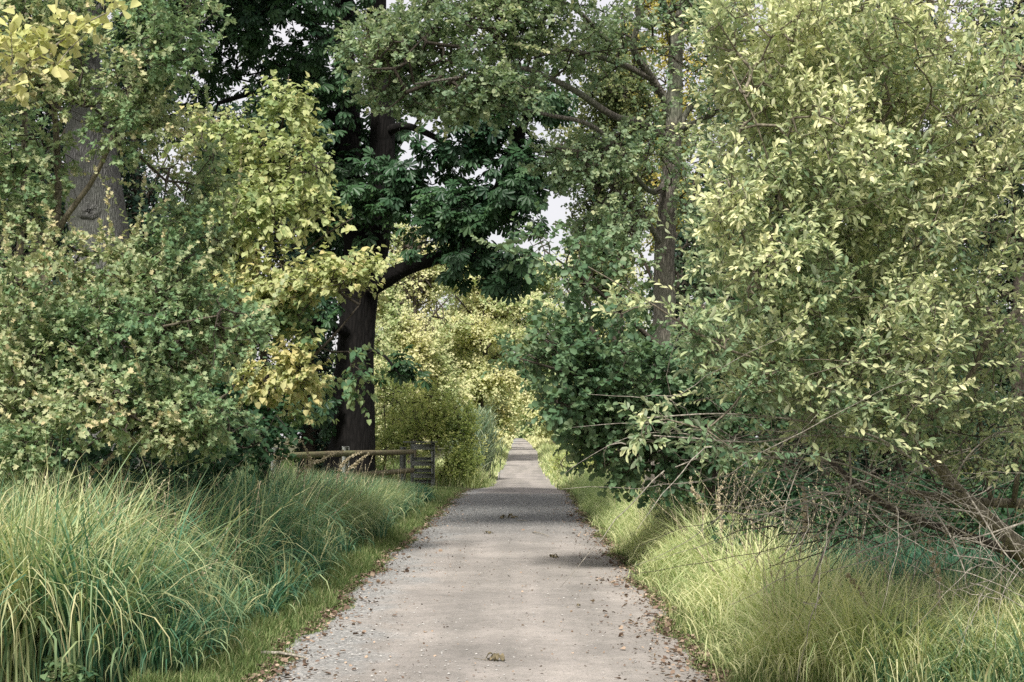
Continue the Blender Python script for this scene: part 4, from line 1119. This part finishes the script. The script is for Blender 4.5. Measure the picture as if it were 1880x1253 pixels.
# field maple / hawthorn thicket, left
r1 = np.random.default_rng(27)
b = gbase(80, 12)
tr = limb_px([(75, 930, 12, .05), (92, 700, 12, .045), (85, 520, 12, .04), (90, 460, 12, .038), (104, 400, 12, .034), (106, 300, 12, .03), (100, 200, 12, .026), (94, 100, 12, .02), (90, -20, 12, .012)])
lims = [limb_px([(88, 470, 12, .028), (120, 400, 11.8, .026), (165, 340, 11.7, .022), (200, 270, 11.6, .02), (230, 190, 11.5, .015), (262, 120, 11.4, .01), (330, 60, 11.3, .006)]),
        limb_px([(90, 640, 12, .02), (30, 540, 11.6, .015), (-30, 420, 11.4, .008)]),
        limb_px([(92, 700, 12, .022), (180, 640, 11.6, .017), (300, 600, 11.4, .012), (400, 580, 11.4, .006)]),
        limb_px([(80, 860, 12, .022), (200, 800, 11.6, .017), (340, 770, 11.3, .012), (420, 720, 11.4, .006)])]
T = in_blobs([(70, 560, 120, 120, 11.4, .7, 300), (60, 720, 120, 110, 11.2, .7, 330), (250, 640, 150, 110, 11.4, .8, 420), (240, 760, 150, 70, 11.0, .7, 330), (390, 640, 110, 110, 11.8, .7, 260), (380, 780, 90, 50, 11.4, .6, 140), (60, 840, 110, 50, 10.8, .5, 150),
              (280, 520, 110, 70, 11.8, .6, 210), (250, 250, 80, 60, 11.5, .4, 120), (60, 350, 100, 110, 11.8, .5, 170), (290, 90, 100, 80, 11.3, .5, 190), (100, 120, 110, 110, 11.6, .6, 200), (200, 180, 90, 50, 11.5, .5, 110), (340, 330, 70, 90, 12, .5, 90), (330, 440, 90, 60, 12, .5, 130),
              (60, 30, 110, 60, 11.6, .5, 110), (320, 30, 90, 50, 11.4, .4, 70), (-90, 400, 90, 400, 11.6, .8, 300), (110, -90, 260, 70, 11.6, .8, 180), (140, 470, 70, 40, 11.6, .4, 40), (160, 200, 60, 100, 11.6, .4, 40), ], r1, 1, .7, 16, avoid=[(118, 90, 236, 440, .6), (330, 30, 470, 280, .6), (470, 700, 700, 900, 1), (395, 800, 480, 900, .8)])
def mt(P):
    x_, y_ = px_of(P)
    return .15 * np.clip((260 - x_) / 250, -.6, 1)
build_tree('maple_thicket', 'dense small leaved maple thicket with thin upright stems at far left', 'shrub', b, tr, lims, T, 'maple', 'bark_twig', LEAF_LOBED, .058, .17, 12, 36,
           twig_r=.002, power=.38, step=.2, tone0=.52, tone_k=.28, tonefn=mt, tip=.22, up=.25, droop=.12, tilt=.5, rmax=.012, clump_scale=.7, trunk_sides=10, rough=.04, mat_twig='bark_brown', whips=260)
r1 = np.random.default_rng(28)
b = gbase(28, 13)
tr = limb_px([(20, 930, 13, .045), (30, 700, 13, .038), (35, 500, 13, .034), (42, 350, 13, .03), (46, 200, 13, .026), (48, 60, 13, .02), (50, -60, 13, .012)])
T = in_blobs([(30, 420, 80, 200, 12.8, .5, 120), (20, 120, 80, 120, 12.8, .5, 120)], r1, 1, .7, 17)
build_tree('hawthorn', 'slender hawthorn stem with reddish berry clusters at the left edge', 'shrub', b, tr, [], T, 'maple', 'bark_twig', LEAF_LOBED, .055, .16, 9, 37,
           twig_r=.002, power=.38, step=.2, tone0=.6, tone_k=.2, rmax=.01, trunk_sides=10, rough=.04, mat_twig='bark_brown')
# dark shrub inside the hedge behind the maple
def simple_shrub(name, label, blobs, mat, seed, bx, Y, size, L, nl, tmpl=LEAF_ROUND, tone0=.4, group=None, scale=1.2, **kw):
    r_ = np.random.default_rng(seed)
    b_ = gbase(bx, Y)
    top = at(bx, blobs[0][1], Y)
    P, R = smooth_line([b_ - [0, 0, .1], b_ + [.05, 0, max(.3, (top[2] - b_[2]) * .5)], top], [kw.get('r0', .06), kw.get('r0', .06) * .7, .015], .3)
    T_ = in_blobs(blobs, r_, 1, scale, seed)
    return build_tree(name, label, kw.get('cat', 'shrub'), b_, (P, R), [], T_, mat, 'bark_brown', tmpl, size, L, nl, seed, group, twig_r=kw.get('tw', .004), power=.38, step=kw.get('step', .4), tone0=tone0, tone_k=kw.get('tk', .25), tip=kw.get('tip', .2),
                      rmax=kw.get('rmax', .04), extra_twigs=False, trunk_sides=10, tilt=kw.get('tilt', .5), up=kw.get('up', .3), clump_scale=scale, twig_sides=3, droop=kw.get('droop', .15), rough=.05)
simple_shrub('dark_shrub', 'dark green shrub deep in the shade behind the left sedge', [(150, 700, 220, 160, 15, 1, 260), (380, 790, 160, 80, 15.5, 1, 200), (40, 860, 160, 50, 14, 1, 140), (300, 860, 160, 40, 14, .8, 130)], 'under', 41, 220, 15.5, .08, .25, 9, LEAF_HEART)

# linden sapling with pale yellow leaves
r1 = np.random.default_rng(29)
b = gbase(485, 17)
tr = limb_px([(482, 890, 17, .065), (487, 800, 17, .055), (490, 720, 17, .05), (482, 640, 17, .045), (470, 540, 17, .035), (478, 440, 17, .028), (495, 330, 17, .02), (520, 220, 17, .012), (530, 140, 17, .006)])
lims = [limb_px([(488, 760, 17, .03), (550, 680, 16.6, .022), (610, 620, 16.4, .014), (660, 560, 16.3, .008)]), limb_px([(475, 560, 17, .024), (540, 480, 16.7, .018), (600, 430, 16.5, .012), (650, 400, 16.4, .006)]),
        limb_px([(475, 500, 17, .02), (430, 400, 16.8, .014), (380, 300, 16.7, .008)]), limb_px([(487, 780, 17, .026), (420, 700, 16.8, .018), (370, 620, 16.7, .009)]), limb_px([(498, 320, 17, .014), (560, 300, 16.7, .01), (620, 300, 16.5, .005)])]
T = in_blobs([(530, 190, 38, 60, 16.8, .4, 60), (440, 290, 85, 60, 16.8, .6, 120), (560, 300, 80, 55, 16.6, .6, 110), (500, 400, 130, 75, 16.7, .8, 250), (620, 400, 60, 45, 16.4, .4, 60), (540, 510, 130, 65, 16.5, .8, 250), (640, 500, 60, 55, 16.3, .4, 70),
              (420, 560, 80, 80, 16.8, .6, 100), (590, 640, 100, 60, 16.4, .6, 120), (500, 690, 70, 55, 16.3, .4, 90), (620, 730, 80, 70, 16.6, .6, 170), (400, 690, 70, 70, 16.8, .5, 70), (560, 790, 100, 40, 16.7, .5, 90), (350, 250, 60, 50, 17, .4, 36), (400, 470, 90, 80, 16.9, .6, 110), (460, 600, 90, 60, 16.9, .6, 90), (520, 590, 60, 40, 16.6, .5, 60), (470, 360, 80, 60, 16.8, .5, 60)], r1, 1, .8, 18, avoid=[(590, 100, 800, 390, 1), (610, 390, 800, 470, .75), (600, 560, 760, 645, 1), (600, 745, 760, 900, 1), (572, 540, 640, 900, .97), (690, 380, 800, 900, 1), (650, 640, 760, 760, .6), (440, 775, 680, 900, 1)])
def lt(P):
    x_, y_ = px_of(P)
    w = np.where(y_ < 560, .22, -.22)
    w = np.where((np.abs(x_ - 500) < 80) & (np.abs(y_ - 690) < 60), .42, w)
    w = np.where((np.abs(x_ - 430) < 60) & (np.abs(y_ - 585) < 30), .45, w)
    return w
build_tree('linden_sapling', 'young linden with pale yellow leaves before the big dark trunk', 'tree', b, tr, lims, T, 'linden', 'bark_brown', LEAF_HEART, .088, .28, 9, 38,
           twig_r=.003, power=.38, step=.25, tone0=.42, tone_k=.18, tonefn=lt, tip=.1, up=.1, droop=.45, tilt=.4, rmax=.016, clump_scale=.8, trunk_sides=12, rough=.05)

# branch with big yellow leaves reaching in at the top left, near the camera
r1 = np.random.default_rng(30)
eg = empty('overhanging_branch', at(-260, 250, 5.2), 'near branch with large yellow leaves reaching in at top left corner', 'branch')
gl = [smooth_line([at(-260, 250, 5.2), at(-60, 200, 5.1), at(10, 148, 5), at(60, 115, 5), at(110, 78, 5), at(160, 42, 5), at(205, 20, 5)], [.012, .008, .006, .005, .004, .003, .0018], .04),
      smooth_line([at(10, 148, 5), at(22, 110, 4.95), at(20, 60, 4.9)], [.003, .0025, .0015], .03), smooth_line([at(60, 115, 5), at(72, 95, 5.05), at(80, 75, 5.1)], [.003, .002, .0012], .03),
      smooth_line([at(105, 120, 5.0), at(130, 88, 5.0), at(178, 45, 5.0)], [.002, .002, .0012], .03), smooth_line([at(-60, 200, 5.1), at(0, 185, 5.0), at(30, 175, 4.95)], [.004, .003, .0015], .03),
      smooth_line([at(-60, 200, 5.1), at(-90, 60, 5.0), at(-60, -40, 5)], [.006, .004, .002], .03)]
mbg = MB()
for P, R in gl:
    V, F = loft(P, R, 6); mbg.add(V, F)
mbg.build('twigs', M['bark_pale'], eg, None, True)
T = in_blobs([(18, 88, 42, 30, 4.95, .10, 19), (75, 78, 32, 18, 5, .08, 9), (125, 58, 30, 20, 5, .08, 9), (160, 48, 28, 16, 5, .06, 5), (208, 10, 14, 12, 5, .05, 5), (102, 122, 24, 12, 5, .06, 5), (20, 165, 20, 12, 4.95, .05, 4), (50, 125, 22, 10, 4.95, .05, 3), (-60, 60, 60, 80, 5, .15, 40)], r1)
nl_ = 4
P, LD, NN, S, tt, who, tips = shoots(T, r1.normal(0, 1, T.shape), r1, .04, nl_, .046, 60, .05, .7, .3)
gfan = half_leaf([(.45, .30), (.92, .44), (1.0, .2)], .1, .2)
leaves_obj('leaves', gfan, P, LD, NN, S, r1.uniform(0, 1, len(P)), r1.uniform(.2, .9, len(P)), M['ginkgo'], eg)

# ------------------------------------------------------------------ background trees
def bgtree(label, px, top, hw, Y, mat, n, size, seed, bottom=None, group='background trees', nl=7, tone0=.5, trunk_r=.2, name='background_tree', lean=0, blobs=None, cat='tree', layers=False, dmul=1.0, tk=.32):
    r_ = np.random.default_rng(seed)
    b_ = gbase(px, Y)
    t_ = at(px + lean, top, Y)
    H = t_[2] - b_[2]
    tr_ = smooth_line([b_ - [0, 0, .2], b_ + [.02 * H, 0, H * .35], b_ + (t_ - b_) * .93], [trunk_r, trunk_r * .7, .03], .8)
    bot = bottom if bottom is not None else top + (850 - top) * .8
    if blobs is None:
        blobs = []
        m = 11 if not layers else 16
        for q in range(m):
            f = (q + .5) / m
            py = top + (bot - top) * f
            wd = hw * (math.sin(math.pi * min(1, .18 + f * .72)) ** .7)
            bx_ = px + lean * (1 - f) + r_.uniform(-.5, .5) * wd
            blobs.append((bx_, py, wd * r_.uniform(.45, .7), (bot - top) / m * (1.25 if not layers else .62), Y + r_.uniform(-.5, .5) * wd * Y / FPX * dmul, wd * .55 * Y / FPX * dmul, int(n / nl / m)))
    T_ = in_blobs(blobs, r_, 1, hw * Y / FPX * .45, seed, .1)
    k = 3
    lims_ = []
    for q in range(k):
        f0 = .3 + .2 * q
        p = b_ + (t_ - b_) * f0 * .93
        ed = p + np.array([(1 if q % 2 else -1) * hw * Y / FPX * .6, r_.uniform(-.4, .4) * hw * Y / FPX, H * .2])
        lims_.append(smooth_line([p, (p + ed) / 2 + [0, 0, .2], ed], [trunk_r * .4, trunk_r * .25, .02], .8))
    return build_tree(name, label, cat, b_, tr_, lims_, T_, mat, 'bark_brown', LEAF_FAR if not layers else LEAF_FAR, size, size * 3.2, nl, seed, group, twig_r=.012, power=.36, step=1.2, tone0=tone0, tone_k=tk,
                      tip=.15, rmax=.12, extra_twigs=False, nface=.8, trunk_sides=10, tilt=.5, twig_sides=3, clump_scale=hw * Y / FPX * .35, up=.2, rough=.05)
bgtree('pale willow with a bare dark upper twig work right beside the forked trunk', 755, 385, 125, 66, 'pale', 44000, .17, 101, 830, tone0=.72)
bgtree('pale broad tree in tiers behind the hanging chestnut leaves', 875, 455, 125, 82, 'pale', 44000, .20, 102, 760, layers=True, tone0=.72)
bgtree('pale green tree far behind the tiered tree above the bush', 835, 470, 110, 100, 'pale', 22000, .24, 131, 780, tone0=.45)
bgtree('pale tree seen low between the dark trunk and the limb', 715, 480, 80, 90, 'pale', 20000, .22, 132, 800, tone0=.5)
bgtree('pale green tree seen right of the hanging chestnut leaves', 1016, 480, 85, 105, 'pale', 30000, .22, 103, 730, tone0=.45, layers=True, lean=-30, trunk_r=.13)
bgtree('pale yellow tree seen left of the alder trunk', 1105, 455, 110, 72, 'pale', 34000, .18, 104, 830, tone0=.62)
bgtree('olive green tree behind the alder boughs left of its trunk', 1120, 130, 150, 50, 'olive', 26000, .15, 105, 520, tone0=.38, trunk_r=.3)
bgtree('golden yellow tree behind the top of the alder trunk', 1235, -60, 130, 56, 'gold', 20000, .17, 106, 420, tone0=.5, trunk_r=.3)
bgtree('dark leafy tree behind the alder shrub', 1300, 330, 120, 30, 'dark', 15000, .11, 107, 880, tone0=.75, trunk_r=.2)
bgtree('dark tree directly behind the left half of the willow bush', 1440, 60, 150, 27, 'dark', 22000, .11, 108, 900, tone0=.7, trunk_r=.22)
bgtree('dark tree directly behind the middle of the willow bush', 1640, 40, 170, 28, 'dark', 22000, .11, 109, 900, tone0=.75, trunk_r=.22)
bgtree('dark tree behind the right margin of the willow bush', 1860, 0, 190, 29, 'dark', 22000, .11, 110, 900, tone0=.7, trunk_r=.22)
bgtree('olive tree glimpsed high through the willow bush', 1500, -150, 260, 40, 'olive', 22000, .15, 111, 860, tone0=.35, trunk_r=.3)
bgtree('olive tree glimpsed at the upper right corner', 1800, -150, 260, 42, 'olive', 20000, .15, 112, 860, tone0=.3, trunk_r=.3)
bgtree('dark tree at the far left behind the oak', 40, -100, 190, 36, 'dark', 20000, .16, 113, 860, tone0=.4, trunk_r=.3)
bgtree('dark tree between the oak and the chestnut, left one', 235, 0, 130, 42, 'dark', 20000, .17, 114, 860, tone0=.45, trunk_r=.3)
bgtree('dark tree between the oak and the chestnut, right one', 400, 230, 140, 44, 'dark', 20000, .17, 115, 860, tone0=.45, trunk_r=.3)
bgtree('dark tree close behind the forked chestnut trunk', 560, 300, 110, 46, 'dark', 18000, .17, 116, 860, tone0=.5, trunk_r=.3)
bgtree('lighter olive tree far behind the linden sapling', 430, 150, 190, 70, 'olive', 20000, .22, 117, 860, tone0=.3, trunk_r=.3)
bgtree('olive tree behind the first dark trees at far left', 130, -60, 260, 62, 'olive', 20000, .24, 118, 860, tone0=.25, trunk_r=.3)
# hedge and bushes near the far verge
simple_shrub('yellow_green_bush', 'rounded yellow green bush right of the slatted panel', [(780, 770, 95, 62, 44, 1.6, 950), (845, 820, 45, 55, 43.6, 1, 380), (720, 790, 70, 50, 45, 1.4, 260), (800, 850, 70, 35, 43.5, 1, 240), (860, 850, 28, 26, 43.3, .5, 90)], 'bushy', 51, 790, 44, .09, .3, 8, LEAF_FAR, .5, cat='bush', tip=.4, tk=.3, up=.8)
simple_shrub('golden_bush', 'tall golden green bush behind the fence beside the dark trunk', [(720, 740, 60, 70, 48, 1.2, 260), (700, 830, 60, 50, 47, 1.2, 220), (600, 810, 90, 60, 47, 1.2, 200)], 'bushy', 52, 705, 48, .09, .3, 8, LEAF_FAR, .55, cat='bush', tip=.3)
simple_shrub('olive_bush', 'olive green bush on the right verge where the path narrows', [(1035, 770, 42, 50, 66, 1.2, 330), (1075, 760, 50, 70, 64, 1.4, 300), (1020, 740, 30, 30, 68, 1, 120)], 'olive', 53, 1040, 66, .12, .35, 8, LEAF_FAR, .5, cat='bush')
simple_shrub('fringe_bush', 'low pale bush on the right verge before the dark undergrowth', [(1050, 850, 38, 30, 50, 1, 160), (1100, 850, 50, 40, 48, 1.2, 200)], 'bushy', 54, 1060, 49, .09, .3, 8, LEAF_FAR, .55, cat='bush')
for a_ in (('pale tree closing the far path tunnel on its left', 920, 690, 30, 150, 'pale', 9000, .35, 121, .75, 800), ('pale tree closing the far path tunnel on its right', 1003, 690, 34, 150, 'pale', 9000, .35, 122, .72, 800),
           ('pale canopy tree meeting over the far path', 920, 672, 45, 185, 'pale', 9000, .45, 123, .7, 765), ('teal dark tree at the very end of the path', 956, 768, 12, 290, 'under', 3500, .5, 124, .8, 804), ('pale green tree beside the end of the path, left', 929, 735, 16, 240, 'pale', 4500, .5, 125, .5, 802),
           ('pale green tree beside the end of the path, right', 975, 735, 16, 230, 'pale', 4500, .5, 126, .5, 802), ('green tree far left of the tunnel mouth', 880, 600, 60, 115, 'olive', 12000, .28, 127, .6, 800), ('green tree far right of the tunnel mouth', 1050, 600, 60, 118, 'olive', 12000, .28, 128, .6, 800), ('hazy tree behind the very end of the path', 955, 725, 40, 330, 'pale', 7000, .8, 129, .45, 800)):
    bgtree(a_[0], a_[1], a_[2], a_[3], a_[4], a_[5], a_[6], a_[7], a_[8], a_[10], group='trees along the distant path', lean=42 if a_[1] == 920 and a_[4] == 185 else 0, tone0=a_[9], trunk_r=.09)

# the wood beyond, on both sides: reads as one mass
r1 = np.random.default_rng(60)
def wood(label, spots, n, size, mat, seed, name):
    r_ = np.random.default_rng(seed)
    P = []
    for (x_, y_, h_, w_) in spots:
        m = n
        v = norm(r_.normal(0, 1, (m, 3))) * r_.uniform(.3, 1, (m, 1)) ** .4
        p = np.array([x_, y_, gh(y_) + h_ * .52]) + v * np.array([w_, w_, h_ * .52]) * (1 + .15 * vnoise(v * 2, .6, seed)[:, None])
        P.append(p)
    P = np.vstack(P); m = len(P)
    D = r_.normal(0, 1, (m, 3)); D[:, 2] -= .3
    N = np.array([0, 0, 1.]) + r_.normal(0, .6, (m, 3))
    o = leaves_obj(name, LEAF_FAR, P, D, N, size * r_.uniform(.6, 1.3, m), r_.uniform(0, 1, m), np.clip(.45 + .25 * vnoise(P, 3, seed + 1), 0, 1), M[mat], None)
    tag(o, label, 'woodland', None, 'stuff')
sp = [(-18 - 5.5 * q + r1.uniform(-2, 2), 60 + 6 * (q % 3) + r1.uniform(-3, 3), r1.uniform(11, 16), r1.uniform(4, 6)) for q in range(12)]
wood('far woodland closing the view on the left side', sp, 5000, .4, 'dark', 61, 'left_woodland')
sp = [(11 + 5.5 * q + r1.uniform(-2, 2), 62 + 6 * (q % 3) + r1.uniform(-3, 3), r1.uniform(10, 14), r1.uniform(4, 6)) for q in range(12)]
wood('far woodland closing the view on the right side', sp, 5000, .4, 'olive', 62, 'right_woodland')
sp = [(s_ * (7 + r1.uniform(0, 5)) - (0 if yy < 200 else 3), yy, r1.uniform(7, 11), r1.uniform(3.5, 5)) for yy in range(100, 330, 16) for s_ in (-1, 1)]
sp += [(x_, 360, 14, 9) for x_ in (-40, -25, -12, 0, 12, 25, 40)]
wood('pale woodland along both sides of the distant path', sp, 2600, .6, 'pale', 63, 'distant_woodland')

# undergrowth under the shrubs and nettles by the bank
def carpet(name, label, n, fx, size, mat, tmpl, seed, tone=.45, hmax=.5):
    r_ = np.random.default_rng(seed)
    xy = fx(r_, n); h = r_.uniform(.05, 1, n) ** .7 * hmax * (.6 + .4 * np.sin(xy[:, 0] * 2.1) * np.sin(xy[:, 1] * 1.3))
    P = np.column_stack([xy, bank(xy[:, 0], xy[:, 1]) + h])
    a = r_.uniform(0, 6.28, n)
    D = np.stack([np.cos(a), np.sin(a), r_.normal(-.2, .3, n)], 1)
    o = leaves_obj(name, tmpl, P, D, np.array([0, 0, 1.]) + r_.normal(0, .4, (n, 3)), size * r_.uniform(.5, 1.2, n), r_.uniform(0, 1, n), np.clip(r_.normal(tone, .2, n), 0, 1), M[mat], None)
    tag(o, label, 'undergrowth', None, 'stuff')
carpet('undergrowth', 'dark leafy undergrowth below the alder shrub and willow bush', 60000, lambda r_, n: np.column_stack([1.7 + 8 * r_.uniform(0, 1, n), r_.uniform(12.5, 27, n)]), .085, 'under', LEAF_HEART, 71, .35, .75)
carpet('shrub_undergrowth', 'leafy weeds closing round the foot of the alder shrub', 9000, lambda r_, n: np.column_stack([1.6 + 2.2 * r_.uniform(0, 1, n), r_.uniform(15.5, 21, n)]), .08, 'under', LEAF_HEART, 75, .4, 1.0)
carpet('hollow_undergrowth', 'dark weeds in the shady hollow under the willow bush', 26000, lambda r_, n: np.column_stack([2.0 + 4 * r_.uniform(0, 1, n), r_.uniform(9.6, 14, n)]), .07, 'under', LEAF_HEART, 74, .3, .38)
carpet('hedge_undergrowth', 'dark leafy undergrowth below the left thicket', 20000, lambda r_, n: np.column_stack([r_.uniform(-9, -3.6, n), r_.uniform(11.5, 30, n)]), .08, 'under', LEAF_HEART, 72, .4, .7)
def wf(r_, n):
    y_ = 8 + 24 * r_.uniform(0, 1, n) ** 1.4; l_, rr_ = edges(y_); s_ = r_.uniform(0, 1, n) < .5
    c_ = np.round(y_ * 1.3) * 2.1
    return np.column_stack([np.where(s_, l_ - .75 - .25 * np.sin(c_) ** 2 - r_.uniform(0, .3, n), rr_ + .55 + .5 * np.sin(c_) ** 2 + r_.uniform(0, .3, n)), y_])
carpet('nettles', 'leafy weeds and nettles growing through the bank grasses', 5200, wf, .05, 'maple', LEAF_HEART, 73, .42, .42)

# reeds by the far verge
r1 = np.random.default_rng(81)
n = 260
c_ = at(868, 800, 52)
x = c_[0] + r1.normal(0, .33, n); y = 52 + r1.normal(0, .7, n); Hs = r1.uniform(1.5, 2.6, n)
base = np.column_stack([x, y, gh(y)]); top = base + np.column_stack([r1.normal(.1, .18, n), r1.normal(0, .15, n), Hs])
V, F = segs(base, top, .01, .005, 4)
er = empty('reed_clump', (c_[0], 52, gh(52)), 'clump of tall grey green reeds at the left verge beyond the bush', 'reeds', None, 'stuff')
mesh_obj('stems', V, F, M['reed'], er, {'tint': r1.uniform(0, 1, sum(len(f) for f in F)), 'tone': r1.uniform(0, 1, sum(len(f) for f in F))})
per = 9
k = np.repeat(np.arange(n), per); f = r1.uniform(.25, 1, n * per)
P = base[k] + (top - base)[k] * f[:, None]
V, F, A = blades(P, r1.uniform(.4, .8, n * per), np.full(n * per, .05), r1.uniform(0, 6.28, n * per), r1.uniform(.3, .9, n * per), r1.uniform(.4, 1.8, n * per), r1, r1.uniform(0, 1, n * per), r1.uniform(.1, .9, n * per), 4, .1)
mesh_obj('blades', V, F, M['reed'], er, A)

print('total polys', sum(len(m_.polygons) for m_ in bpy.data.meshes))
